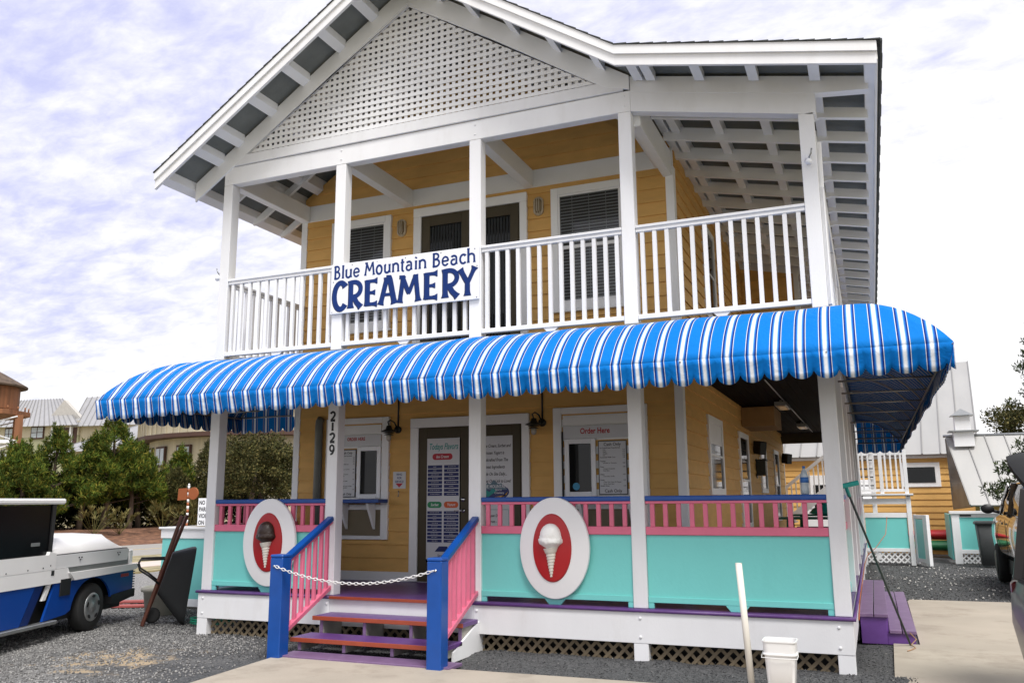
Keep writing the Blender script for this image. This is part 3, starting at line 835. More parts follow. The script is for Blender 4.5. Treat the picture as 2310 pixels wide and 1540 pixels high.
NP = 12
prof = []
for i in range(NP + 1):
    a = A0 * i / NP
    prof.append((0.02 + AD * math.sin(a) / math.sin(A0) * 0.985, ZT - AH * (1 - math.cos(a)) / (1 - math.cos(A0))))
ZCR = prof[-1][1]; DO = prof[-1][0]
def sag(u, i):
    """cloth hangs a little between the frame ribs"""
    ph = (u % 1.34) / 1.34
    return -0.028 * math.sin(math.pi * ph) * math.sin(math.pi * i / NP) + 0.010 * mnoise.noise(Vector((u * 2.3, i * .35, 4)))
def cloth(name, vs, fs, uv, smooth=True):
    # outer face printed, inner face the same stripes in a darker tone
    vv = [Vector(v) for v in vs]; s_ = 0
    for f in fs[::7]:
        nrm = (vv[f[1]] - vv[f[0]]).cross(vv[f[3]] - vv[f[0]]); c = sum((vv[i] for i in f), Vector()) / 4
        s_ += nrm.dot(Vector((c.x - min(max(c.x, 0.3), XR - .3), c.y - max(c.y, .3), .35)))
    if s_ < 0: fs = [f[::-1] for f in fs]
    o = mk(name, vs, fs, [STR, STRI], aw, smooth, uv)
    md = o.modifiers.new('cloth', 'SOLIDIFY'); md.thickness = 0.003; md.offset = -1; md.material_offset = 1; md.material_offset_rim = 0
    return o
def canopy(name, u0, u1, hip0, hip1, P, flip=False):
    """u runs along the eave; hip0/hip1: the sheet widens at that end; P(u,d,z)->xyz"""
    vs = []; uv = []; fs = []
    n = int((u1 - u0 + 2) / 0.11)
    for i, (d, z) in enumerate(prof):
        a = u0 - (d if hip0 else 0); b = u1 + (d if hip1 else 0)
        for k in range(n + 1):
            u = a + (b - a) * k / n
            zz = z + (sag(u, i) if 0.02 < k / n < 0.98 else 0)
            vs.append(P(u, d, zz)); uv.append((u, z))
    for i in range(NP):
        for k in range(n):
            q = [i * (n + 1) + k, i * (n + 1) + k + 1, (i + 1) * (n + 1) + k + 1, (i + 1) * (n + 1) + k]
            fs.append(q[::-1] if flip else q)
    return cloth(name, vs, fs, uv)
def valance(name, a, b, P, flip=False):
    vs = []; uv = []; fs = []
    n = int((b - a) / 0.022) + 1
    for k in range(n + 1):
        u = a + (b - a) * k / n
        ph = (u / 0.22) % 1.0
        t = (ph - 0.5) * 2
        zb = 2.850 - 0.095 * math.sqrt(max(0, 1 - abs(t) ** 2.0)) + 0.006 * math.sin(u * 5.1)
        rip = 0.016 * math.sin(u * 2 * math.pi / 0.22 + .8 * math.sin(u * 2.1)) + 0.010 * math.sin(u * 3.3 + 1)
        for j in range(5):
            z = ZCR + (zb - ZCR) * j / 4
            out = rip * (j / 4) - 0.055 * (j / 4)
            vs.append(P(u, DO + out, z)); uv.append((u, z))
    for k in range(n):
        for j in range(4):
            q = [k * 5 + j, k * 5 + j + 1, (k + 1) * 5 + j + 1, (k + 1) * 5 + j]
            fs.append(q if not flip else q[::-1])
    return cloth(name, vs, fs, uv)
FR = lambda u, d, z: (u, -d, z)
SL = lambda u, d, z: (-d, u, z)
SRt = lambda u, d, z: (XR + d, u, z)
canopy('front_canopy', 0.0, XR, True, True, FR)
canopy('side_canopy', 0.0, 1.84, True, False, SL, True)
YE = 14.0
canopy('side_canopy', 0.0, YE, True, False, SRt)
valance('valance', -DO, XR + DO, FR)
valance('valance', -DO, 1.84, SL, True)
valance('valance', -DO, YE, SRt)
# far end panels of the two side awnings
def endcap(name, y, s, x0):
    pts = [(x0 + s * d, z) for d, z in prof]
    n = len(pts)
    vs = []; uv = []
    for xx_, z in pts: vs.append((xx_, y, z)); uv.append((xx_, z))
    for xx_, z in pts: vs.append((xx_, y, ZCR)); uv.append((xx_, z))
    fs = [[i, i + 1, i + 1 + n, i + n] for i in range(n - 1)]
    mk(name, vs, fs, STRI, aw, False, uv)
endcap('end_panel', 1.84, -1, 0.0); endcap('end_panel', YE, 1, XR)
def endval(y, xa, xb):
    vs = []; uv = []; fs = []
    n = int(abs(xb - xa) / 0.022)
    for k in range(n + 1):
        u = xa + (xb - xa) * k / n
        t = (((u / 0.22) % 1.0) - .5) * 2
        zb = 2.855 - 0.083 * math.sqrt(max(0, 1 - abs(t) ** 2.2))
        vs += [(u, y, ZCR), (u, y + 0.01, zb)]; uv += [(u, 1), (u, 0)]
    fs = [[2 * k, 2 * k + 1, 2 * k + 3, 2 * k + 2] for k in range(n)]
    mk('valance', vs, fs, STRI, aw, False, uv)
endval(1.845, -DO, 0.0); endval(YE + 0.005, XR, XR + DO)
# frame tubes
GAL = mat('galvanised_tube', (0.30, 0.29, 0.27), 0.45, 0.15, 15, metal=0.6)
def rib(P, u, full=True):
    tube('frame_rib', [P(u, d - 0.005, z - 0.018) for d, z in prof], 0.011, GAL, aw, 6)
    tube('frame_strut', [P(u, 0.0, ZCR + 0.01), P(u, DO - 0.012, ZCR + 0.01)], 0.012, GAL, aw, 6)
for u in (0.02, 1.34, 2.68, 4.02, 5.36, 6.70, 8.04): tube('frame_rib', [FR(u, d - 0.005, z - 0.02) for d, z in prof], 0.011, GAL, aw, 6)
for u in (0.1, 1.35, 2.6, 3.9, 5.4, 7.3, 9.6, 12.0, 13.85): rib(SRt, u)
for u in (0.1, 1.0, 1.78): rib(SL, u)
for a, b in ((FR(-DO + .02, DO - .02, ZCR), FR(XR + DO - .02, DO - .02, ZCR)), (SRt(-DO + .02, DO - .02, ZCR), SRt(YE - .02, DO - .02, ZCR)), (SL(-DO + .02, DO - .02, ZCR), SL(1.8, DO - .02, ZCR))):
    tube('frame_rail', [a, b], 0.013, GAL, aw, 6)
for s, x0 in ((-1, 0.0), (1, XR)):
    tube('hip_rib', [(x0 + s * (d - .008), -(d - .008), z - .02) for d, z in prof], 0.012, GAL, aw, 6)
for k, zz in enumerate((3.03, 3.15, 3.28, 3.40)): tube('end_bar', [(XR + .02, YE - .04, zz), (XR + 1.0 - k * .12, YE - .04, zz)], 0.012, GAL, aw, 5)
for k in range(4): tube('end_bar', [(XR + .2 + k * .22, YE - .05, ZCR), (XR + .2 + k * .22, YE - .05, 3.55 - .08 * k)], 0.012, GAL, aw, 5)
tag(tube('tension_rod', [(0.12, 0.05, 2.955), (1.99, 0.05, 2.955)], 0.011, WHITE, None, 8), 'thin white steel rod tied between the first two porch posts below the awning', 'rod')

# ================================================================ main sign with drawn letters
sg = thing('shop_sign', (3.0, -0.03, 4.1), 'white shop sign with two lines of navy lettering on the upper railing', 'sign')
SX0, SX1, SZ0, SZ1 = 1.925, 4.088, 4.10, 4.772
box('sign_board', SX0, SX1, -0.034, -0.012, SZ0, SZ1, SIGNW, sg, 0.004)
def arc(cx, cy, rx, ry, a0, a1, n=14):
    return [(cx + rx * math.cos(R(a0 + (a1 - a0) * i / n)), cy + ry * math.sin(R(a0 + (a1 - a0) * i / n))) for i in range(n + 1)]
FL = 'f'
# each glyph: list of (points, relative width, flare at start, flare at end)
GL = {
 'C': [(arc(.60, .5, .46, .5, 42, 318, 22), 1.0, 1.35, 1.15)],
 'R': [([(.24, 0), (.24, 1)], 1.0, 1.5, 1.1), ([(.08, .93), (.3, .97)] + arc(.45, .70, .42, .27, 88, -80, 14) + [(.30, .42)], .85, 1.2, .8), ([(.42, .44), (.62, .2), (.90, .0)], .95, .9, 1.4)],
 'E': [([(.24, .02), (.24, .98)], 1.05, 1.3, 1.2), ([(.12, .93), (.92, .93)], .62, 1.0, 2.0), ([(.24, .50), (.78, .50)], .55, .9, 1.9), ([(.12, .07), (.92, .07)], .62, 1.0, 2.0)],
 'A': [([(.10, 0), (.44, .96)], .92, 1.5, 1.0), ([(.42, .98), (.60, .98), (.90, 0)], 1.05, 1.0, 1.45), ([(.26, .36), (.72, .36)], .55, 1, 1), ([(.28, .93), (.5, .95)], .6, 1.2, 1)],
 'M': [([(.10, 0), (.24, .97)], .85, 1.6, 1.2), ([(.20, .97), (.48, .30)], .80, 1.0, .75), ([(.48, .30), (.76, .97)], .70, .75, 1.0), ([(.76, .98), (.88, 0)], .85, 1.2, 1.6), ([(.08, .94), (.3, .94)], .6, 1.2, 1)],
 'Y': [([(.12, .97), (.50, .45)], .90, 1.5, .9), ([(.88, 1.0), (.52, .45)], .72, 1.9, .9), ([(.50, .5), (.50, 0)], .92, .9, 1.5)],
 'B': [([(.18, .01), (.18, .99)], 1.0, 1.3, 1.2), ([(.06, .96), (.3, .97)] + arc(.42, .77, .36, .20, 88, -80) + [(.2, .54)], .8, 1, .8), ([(.2, .54)] + arc(.45, .29, .43, .255, 80, -88) + [(.06, .03)], .85, .8, 1)],
 'l': [([(.5, 0), (.5, 1.02)], 1.0, 1.25, 1.25)],
 'h': [([(.15, 0), (.15, 1.06)], 1.0, 1.3, 1.3), (arc(.50, .42, .34, .22, 165, 10, 10) + [(.86, 0)], .85, .8, 1.4)],
 'u': [([(.10, .66), (.14, .62), (.14, .25)] + arc(.46, .22, .32, .19, 180, 300, 8) + [(.80, .20)], .95, 1.4, .8), ([(.82, .66), (.82, .02)], .95, 1.3, 1.4)],
 'e': [([(.12, .34), (.86, .36)] + arc(.50, .34, .40, .31, 8, 325, 20), .80, .8, 1.2)],
 'o': [(arc(.5, .33, .40, .32, 0, 360, 24), .95, 1, 1)],
 'n': [([(.14, 0), (.14, .66)], .95, 1.35, 1.2), (arc(.50, .40, .35, .24, 160, 8, 10) + [(.86, .0)], .90, .8, 1.4)],
 't': [([(.42, .90), (.40, .22)] + arc(.66, .18, .26, .16, 180, 300, 8), .95, 1.0, 1.2), ([(.02, .64), (.92, .66)], .6, 1.1, 1.3)],
 'a': [([(.18, .56)] + arc(.46, .46, .36, .19, 130, 5, 8) + [(.82, .02)], .90, 1.2, 1.4), (arc(.46, .20, .34, .19, 60, 360, 16) + [(.80, .24)], .85, .9, .9)],
 'i': [([(.5, 0), (.5, .66)], .95, 1.3, 1.3), ([(.42, .82), (.60, .92)], 1.1, 1, 1)],
 'c': [(arc(.58, .33, .44, .32, 42, 318, 18), .90, 1.3, 1.1)],
 '2': [(arc(.48, .72, .36, .26, 165, -25, 14) + [(.60, .38), (.14, .06)], .9, 1.5, .7), ([(.10, .06), (.90, .06)], 1.0, 1.0, 1.3)],
 '1': [([(.5, .0), (.5, 1.0)], 1.0, 1.2, 1.0), ([(.5, .98), (.34, .86)], .6, 1, .6)],
 '9': [(arc(.48, .66, .34, .32, 20, 380, 22), .8, 1, 1), ([(.83, .66), (.80, .40), (.58, .10), (.22, -.02)], .9, .9, .5)],
}
def stroke(mb, pts, w, f0, f1, x0, sx, z0, sz, y, th):
    P = [Vector((x0 + p[0] * sx, z0 + p[1] * sz)) for p in pts]
    # resample straight pieces so that the flare reads
    Q = []
    for a, b in zip(P[:-1], P[1:]):
        k = max(1, int((b - a).length / (sz * 0.09)))
        Q += [a.lerp(b, i / k) for i in range(k)]
    Q.append(P[-1])
    tot = sum((b - a).length for a, b in zip(Q[:-1], Q[1:])) or 1
    Lft = []; Rgt = []; s = 0
    for i, p in enumerate(Q):
        if i: s += (Q[i] - Q[i - 1]).length
        t = (Q[min(i + 1, len(Q) - 1)] - Q[max(i - 1, 0)]).normalized()
        nn = Vector((-t.y, t.x))
        d0 = s / sz; d1 = (tot - s) / sz
        fl = 1 + (f0 - 1) * max(0, 1 - d0 / 0.16) ** 1.6 + (f1 - 1) * max(0, 1 - d1 / 0.16) ** 1.6
        Lft.append(p + nn * w * .5 * fl); Rgt.append(p - nn * w * .5 * fl)
    n = len(Q)
    vs = [(q.x, y, q.y) for q in Lft] + [(q.x, y, q.y) for q in Rgt] + [(q.x, y - th, q.y) for q in Lft] + [(q.x, y - th, q.y) for q in Rgt]
    fs = []
    for i in range(n - 1):
        fs.append([2 * n + i, 3 * n + i, 3 * n + i + 1, 2 * n + i + 1])
        fs.append([i, i + 1, 2 * n + i + 1, 2 * n + i][::1])
        fs.append([n + i, 3 * n + i, 3 * n + i + 1, n + i + 1][::-1])
    fs.append([0, 2 * n, 3 * n, n]); fs.append([n - 1, 2 * n - 1, 4 * n - 1, 3 * n - 1])
    mb.add(vs, fs)
def letter(ch, x0, x1, z0, h, w, y, parent, m, nm='letter'):
    mb = MB()
    for k, (pts, rw_, f0, f1) in enumerate(GL[ch]):
        stroke(mb, pts, w * rw_, f0, f1, x0, x1 - x0, z0, h, y, 0.0015 + 0.0004 * k)
    return mb.build(nm, m, parent)
sxp = lambda p: SX0 + (p - 35) / 2205 * (SX1 - SX0)
for ch, a, b in (('C', 55, 275), ('R', 285, 535), ('E', 550, 775), ('A', 780, 1050), ('M', 1060, 1415), ('E', 1435, 1665), ('R', 1690, 1960), ('Y', 1930, 2210)):
    a -= 12; b += 6
    letter(ch, sxp(a) + 0.02, sxp(b) - 0.004, 4.152, 0.357, 0.073, -0.0345, sg, INKB)
    letter(ch, sxp(a) + 0.028, sxp(b) + 0.004, 4.156, 0.355, 0.069, -0.0365, sg, INKN)
for ch, a, b in (('B', 85, 182), ('l', 200, 250), ('u', 262, 368), ('e', 386, 488), ('M', 558, 728), ('o', 738, 838), ('u', 862, 964), ('n', 985, 1092), ('t', 1112, 1172), ('a', 1188, 1288), ('i', 1318, 1362), ('n', 1380, 1492), ('B', 1580, 1692), ('e', 1714, 1818), ('a', 1838, 1942), ('c', 1962, 2062), ('h', 2074, 2192)):
    letter(ch, sxp(a), sxp(b), 4.568, 0.178, 0.030, -0.0345, sg, INKN)
for sx_, sz_ in ((1.975, 4.735), (2.25, 4.738), (2.63, 4.74), (3.05, 4.738), (3.56, 4.742), (4.03, 4.74), (1.965, 4.53), (1.955, 4.125), (4.055, 4.125), (4.06, 4.52)):
    dome('screw', sx_, -0.034, sz_, 0.007, BLACK if random.random() < .6 else METAL, sg)

# house number
hn = thing('house_number', (2.0, -0.002, 2.4), 'black house number 2129 reading down the white post', 'house number')
for ch, z in (('2', 2.70), ('1', 2.575), ('2', 2.425), ('9', 2.275)):
    letter(ch, 1.958, 2.043, z, 0.118 if ch != '1' else 0.105, 0.031, -0.001, hn, INKB, 'digit')

# ================================================================ oval ice cream signs
REDP = mat('red_oval_paint', (0.40, 0.008, 0.012), 0.38, 0.06, 4, 0.1)
OVW = mat('oval_white_paint', (0.88, 0.87, 0.87), 0.4, 0.02, 3, 0.12, 60)
CONE = mat('cream_cone_plaster', (0.76, 0.72, 0.63), 0.5, 0.05, 10, 0.15)
CHOC = mat('chocolate_brown_scoop', (0.030, 0.014, 0.008), 0.35, 0.2, 10, 0.3)
VAN = mat('white_vanilla_scoop', (0.83, 0.82, 0.79), 0.38, 0.02, 10, 0.15)
def oval_plate(name, cx, cz, a, b, y0, y1, m, parent, bev=0.012):
    rings = []
    for s, y in ((1.0, y0), (1.0, y1 + bev), (1 - bev * .35 / a, y1 + bev * .3), (1 - bev / a, y1)):
        rings.append([(p[0], y, p[1]) for p in ell(cx, cz, a * s, b * s, 64)])
    return smooth_angle(ridge_strip(name, rings, m, parent), 30)
def cone_sign(cx, cz, choc, label):
    t = thing('ice_cream_cone_sign', (cx, 0, cz - .55), label, 'sign', 'oval ice cream signs on the porch panels')
    oval_plate('oval_board', cx, cz, 0.412, 0.552, 0.0, -0.04, OVW, t)
    ri = -0.02 if not choc else -0.01
    oval_plate('red_oval', cx + ri, cz, 0.229, 0.372, -0.0405, -0.062, REDP, t, 0.02)
    cx += ri - 0.006
    prof_ = []
    z0, z1 = cz - 0.315, cz + 0.0
    for i in range(46):
        f = i / 45; z = z0 + (z1 - z0) * f
        r = 0.010 + 0.058 * f + (0.0035 * math.sin(f * 62) if f < .84 else 0.007 + 0.012 * (f - .84) / .16)
        prof_.append((r, z))
    v, f = lathe_geo([(r, zz) for r, zz in prof_], (0, 0, 0), 26)
    v = [(cx + p[0] + 0.012 * math.sin((p[2] - z0) * 40) * 0.12, -0.066 + p[1] * .75, p[2] + p[0] * 0.12) for p in v]
    mk('cone', v, f, CONE, t, True)
    bm = bmesh.new()
    bmesh.ops.create_icosphere(bm, subdivisions=5, radius=1.0)
    R0 = 0.122
    for q in bm.verts:
        c = q.co.copy()
        rr = 1.0
        if c.z < -0.15:
            rr += 0.15 * math.exp(-((c.z + 0.45) / 0.25) ** 2)
            rr += 0.07 * mnoise.noise(c * 3.6 + Vector((cx, 3, 1))) + 0.06 * abs(mnoise.noise(c * 7 + Vector((1, cx, 2))))
        rr += 0.025 * mnoise.noise(c * 4 + Vector((cx, 0, 0))) + 0.02 * abs(mnoise.noise(Vector((c.x * 9, c.y * 9, c.z * 2))))
        q.co = Vector((cx + c.x * R0 * rr * (1.06 if c.z < 0 else 1), -0.07 + c.y * R0 * rr * .8, cz + 0.125 + c.z * R0 * (1.15 if c.z > 0 else 1.12) * (rr * .5 + .5)))
    me = bpy.data.meshes.new('scoop'); bm.to_mesh(me); bm.free(); me.materials.append(CHOC if choc else VAN)
    me.polygons.foreach_set('use_smooth', [True] * len(me.polygons))
    o = bpy.data.objects.new('scoop', me); COL.objects.link(o); attach(o, t)
cone_sign(1.098, 1.174, True, 'oval white sign with chocolate brown scoop in a cone on red')
cone_sign(5.008, 1.160, False, 'oval white sign with white vanilla scoop in a cone on red')

# ================================================================ chain across the steps
mb = MB()
a = Vector((2.19, -1.275, 0.985)); b = Vector((4.155, -1.275, 0.985)); NL = 46
pts = []
for i in range(NL + 1):
    t = i / NL
    p = a.lerp(b, t); p.z -= 0.155 * (1 - (2 * t - 1) ** 2) ; pts.append(p)
for i in range(NL):
    p, q = pts[i], pts[i + 1]
    c = (p + q) / 2; d = (q - p).normalized(); s = Vector((0, -1, 0)) if i % 2 else d.cross(Vector((0, 1, 0))).normalized()
    if i % 2 == 0: s = Vector((0, s.z * .35, 0)) + s * 1.0 if False else d.cross(Vector((0, 1, 0))).normalized()
    else: s = (Vector((0, -1, 0)) + d.cross(Vector((0, 1, 0))) * .35).normalized()
    L_ = (q - p).length * 0.66; W_ = 0.0135
    ring = [c + d * L_ * math.cos(2 * math.pi * k / 12) + s * W_ * math.sin(2 * math.pi * k / 12) for k in range(13)]
    mb.tube(ring, 0.0044, 5)
chn = mb.build('plastic_chain', mat('white_chain_plastic', (0.78, 0.77, 0.76), 0.4, 0.03), None, True)
tag(chn, 'white plastic link chain hung between the blue newel posts', 'chain')
for x in (2.165, 4.175): attach(lathe('hook', [(0.012, 0), (0.012, 0.012), (0.004, 0.02), (0.004, 0.03)], (x, -1.275, 0.987), CHROME, None, 10, 'y'), chn)

# ================================================================ posters, menus and small notices
GRNP = mat('green_print', (0.01, 0.25, 0.09), 0.5); TEALP = mat('teal_print', (0.0, 0.26, 0.24), 0.5); ORP = mat('orange_print', (0.62, 0.10, 0.02), 0.5)
REDB = mat('red_print', (0.45, 0.01, 0.03), 0.5); NVP = mat('navy_print', (0.01, 0.02, 0.12), 0.5); WHP = mat('white_print', (0.72, 0.72, 0.74), 0.5)
YELP = mat('amber_print', (0.62, 0.33, 0.02), 0.5)
YP = F - 0.024
p1 = thing('flavors_poster', (2.65, YP, 0.87), 'tall poster listing todays flavors on the left door leaf', 'poster')
box('sheet', 2.385, 2.912, YP - 0.003, YP, 0.87, 2.575, PAPER, p1, 0.001)
yq = YP - 0.0035
text('lettering', 'Todays Flavors', 2.65, 2.415, 0.125, TEALP, p1, yq, 'CENTER', 0.62, 0.012, 0.25)
def pill(x0, x1, z0, z1, m, txt, par):
    o = prism('pill', rrect(x0, x1, z0, z1, (z1 - z0) / 2 - .001), yq - 0.0012, yq - 0.0002, m, par)
    text('lettering', txt, (x0 + x1) / 2, z0 + (z1 - z0) * .3, (z1 - z0) * .62, WHP, o, yq - 0.0016, 'CENTER', .85, 0.02, 0.2)
pill(2.475, 2.80, 2.265, 2.355, REDB, 'Ice Cream', p1)
def bars(x0, x1, z1, z0, n, par):
    h = (z1 - z0) / n
    for i in range(n):
        zz = z1 - h * (i + 1)
        o = box('name_strip', x0, x1, yq - 0.0012, yq - 0.0002, zz + .004, zz + h - .006, NVP, par, 0.0002)
        g = MB()
        wd = random.uniform(.2, .75) * (x1 - x0)
        xm = (x0 + x1) / 2; u = xm - wd / 2
        while u < xm + wd / 2:
            ww = random.uniform(.008, .02); g.pbox(u, u + ww * .7, yq - 0.0018, yq - 0.0014, zz + h * .42, zz + h * .56); u += ww + .006
        if g.v: g.build('strip_print', WHP, o)
bars(2.40, 2.635, 2.195, 1.75, 8, p1); bars(2.665, 2.90, 2.195, 1.75, 8, p1)
pill(2.40, 2.63, 1.585, 1.672, GRNP, 'Sorbet', p1); pill(2.665, 2.895, 1.585, 1.672, ORP, 'Yogurt', p1)
bars(2.40, 2.635, 1.545, 1.10, 9, p1); bars(2.665, 2.90, 1.545, 1.10, 9, p1)
oc = lambda s: [(2.655 + .125 * s * x, .895 + .135 * s * z) for x, z in ((-.5, 1), (.5, 1), (1, .5), (1, -.5), (.5, -1), (-.5, -1), (-1, -.5), (-1, .5))]
og = prism('octagon_decal', [(x, z + .02) for x, z in oc(1)], yq - 0.0012, yq - 0.0002, NVP, p1)
box('decal_band', 2.52, 2.79, yq - 0.002, yq - 0.0013, .862, .975, PAPER, og, 0.0002)
text('lettering', 'SimpliSafe', 2.655, .905, 0.05, NVP, og, yq - 0.0022, 'CENTER', .85, .01)
p2 = thing('creamery_poster', (3.5, YP, 1.2), 'white poster with script lines and oval logo on the right door leaf', 'poster')
box('sheet', 3.19, 3.735, YP - 0.003, YP, 1.17, 2.58, PAPER, p2, 0.001)
for i, s_ in enumerate(('Our Ice Cream, Sorbet and', 'Frozen Yogurt is', 'Handcrafted From The', 'Finest Ingredients', 'Made On Site Daily...', 'You Get One Lick to Love!')):
    text('lettering', s_, 3.455, 2.42 - i * .098, .062, INKB, p2, yq, 'CENTER', .72, .016, .3)
lg = prism('logo', ell(3.455, 1.80, .225, .115, 40), yq - .0012, yq - .0002, NVP, p2)
prism('logo_peak', [(3.27, 1.83), (3.35, 1.93), (3.39, 1.90), (3.45, 1.97), (3.52, 1.90), (3.56, 1.92), (3.65, 1.83)], yq - .002, yq - .0013, mat('slate_print', (.10, .17, .22), .5), lg)
prism('logo_banner', [(3.27, 1.70), (3.64, 1.76), (3.66, 1.80), (3.60, 1.735), (3.52, 1.70), (3.42, 1.685)], yq - .002, yq - .0013, YELP, lg)
prism('logo_swirl', [(3.29, 1.76), (3.33, 1.83), (3.38, 1.80), (3.43, 1.85), (3.50, 1.81), (3.42, 1.77), (3.36, 1.73)], yq - .0026, yq - .0021, TEALP, lg)
text('lettering', 'BLUE MOUNTAIN', 3.455, 1.855, .062, WHP, lg, yq - .0032, 'CENTER', .8, .012)
text('lettering', 'BEACH', 3.52, 1.815, .034, WHP, lg, yq - .0032, 'CENTER', .9, .01)
text('lettering', 'Creamery', 3.53, 1.775, .04, WHP, lg, yq - .0032, 'CENTER', .9, .01)
text('lettering', 'HOME MADE', 3.47, 1.715, .026, NVP, lg, yq - .0032, 'CENTER', .9, .01)
for zz_, s_, z_ in ((1.46, 'Open Daily', .05), (1.38, 'From - 11', .05), (1.25, '850.278.9849', .068)):
    text('lettering', s_, 3.46, zz_, z_, INKB, p2, yq, 'CENTER', .85, .02, .2)
bo = MB()
for (x0, x1, z0, z1) in ((3.25, 3.67, 1.205, 1.211), (3.25, 3.67, 1.555, 1.561), (3.244, 3.25, 1.211, 1.555), (3.67, 3.676, 1.211, 1.555)): bo.pbox(x0, x1, yq - .001, yq - .0002, z0, z1)
bo.build('border', TEALP, p2)
def menu(x0, x1, z0, z1, label):
    y = F - 0.003
    t = thing('price_menu', ((x0 + x1) / 2, y, z0), label, 'menu board', 'cash only price menus beside the order windows')
    box('menu_border', x0, x1, y - .012, y - .001, z0, z1, INKB, t, .001)
    box('sheet', x0 + .012, x1 - .012, y - .015, y - .0125, z0 + .012, z1 - .012, PAPER, t, .0005)
    k = (x1 - x0) / .38; yy = y - .0155
    text('lettering', 'Cash Only', (x0 + x1) / 2, z1 - .07, .058 * k, INKB, t, yy, 'CENTER', .92, .012)
    text('lettering', 'Cash Only', (x0 + x1) / 2, z0 + .032, .058 * k, INKB, t, yy, 'CENTER', .92, .012)
    rows = (('Ice Cream/Frozen Yogurt/Sorbet', ''), ('  Kids', '3.25'), ('  Single', '4.25'), ('  Double', '5.25'), ('  Pint', '7.25'), ('Homemade Waffle Cone', '1.00'), ('', ''), ('Toppings', ''), ('  Sprinkles or Gummies', '0.50'), ('', ''), ('Floats', '5.50'), ('  Orange Creamsicle', ''), ('  Root Beer', ''), ('', ''), ('Shakes', '6.25'), ('  Chocolate, Vanilla', ''), ('', ''), ('Drinks', '1.50'), ('  Coke, Diet Coke, Dr Pepper', ''), ('  Sprite, Root Beer', ''), ('Bottled Water', '1.50'))
    h = (z1 - z0 - .19) / len(rows)
    for i, (l_, r_) in enumerate(rows):
        zz_ = z1 - .105 - h * i
        if l_: text('lettering', l_, x0 + .025 + (.03 if l_[0] == ' ' else 0), zz_, .0235 * k, INKB, t, yy, 'LEFT', .85, .012 if l_[0] != ' ' else .004)
        if r_: text('lettering', r_, x1 - .025, zz_, .022 * k, INKB, t, yy, 'RIGHT', .85, .008)
menu(4.975, 5.37, 1.745, 2.46, 'black bordered cash only price menu by the right order window')
menu(0.83, 1.165, 1.745, 2.46, 'black bordered cash only price menu by the left order window, half behind a post')
yy = F - 0.0145
text('lettering', 'Order Here', 4.935, 2.565, .105, INKR, ow2, yy, 'CENTER', .80, .026)
text('lettering', 'ORDER HERE', 1.155, 2.59, .068, INKR, ow1, yy, 'CENTER', .80, .026)
nt_ = thing('service_notice', (1.91, F - .02, 1.87), 'small ring for service notice with red arrow between order window and door', 'notice')
yn = DW - 0.030
box('sheet', 1.805, 2.02, yn - .004, yn, 1.865, 2.11, PAPER, nt_, .001)
for i, s_ in enumerate(('RING', 'FOR', 'SERVICE')): text('lettering', s_, 1.912, 2.055 - i * .052, .045, INKN, nt_, yn - .0045, 'CENTER', .9, .01)
prism('red_arrow', [(1.85, 1.94), (1.975, 1.94), (1.912, 1.88)], yn - .0065, yn - .0045, REDB, nt_)
be = tag(tube('door_bell_hook', [(1.905, yn, 1.83), (1.905, yn - .02, 1.83), (1.92, yn - .03, 1.80), (1.915, yn - .03, 1.755), (1.895, yn - .03, 1.75)], .006, METAL, None, 6), 'small metal bell hook on the yellow siding under the service notice', 'hook')

# ================================================================ lights
def lantern(x, y0, z, label):
    t = thing('barn_lantern', (x, y0, z - .2), label, 'lantern', 'dark caged lanterns beside the lower doors')
    yc = y0 - 0.17
    tube('conduit', [(x + .075, y0 - .03, 3.40), (x + .075, y0 - .03, z + .02)], 0.014, BLACK, t, 8)
    lathe('wall_boss', [(0.055, 0), (0.055, .03), (.03, .05), (.0001, .051)], (x + .075, y0 - .052, z), DMETAL, t, 14, 'y')
    tube('gooseneck', [(x + .07, y0 - .04, z + .01), (x + .05, y0 - .10, z + .10), (x + .01, y0 - .15, z + .135), (x - .02, yc, z + .11), (x, yc, z + .05)], 0.011, DMETAL, t, 8)
    h = lathe('hood', [(.02, .055), (.035, .05), (.05, .0), (.115, -.03), (.12, -.038), (.05, -.034), (.0, -.03)], (x, yc, z), DMETAL, t, 20)
    for k, zz_ in enumerate((-.055, -.082)): lathe('louvre', [(.045, zz_ + .01), (.085 - k * .012, zz_ - .004), (.04, zz_ - .004)], (x, yc, z), DMETAL, h, 18)
    lathe('globe', [(.035, -.09), (.038, -.12), (.036, -.15), (.022, -.172), (.0001, -.178)], (x, yc, z), mat('frosted_globe', (.45, .42, .36), .15, .05, spec=.6), t, 14)
lantern(1.80, DW, 2.73, 'dark hooded barn lantern between left order window and door')
lantern(4.10, DW, 2.74, 'dark hooded barn lantern between door and right order window')
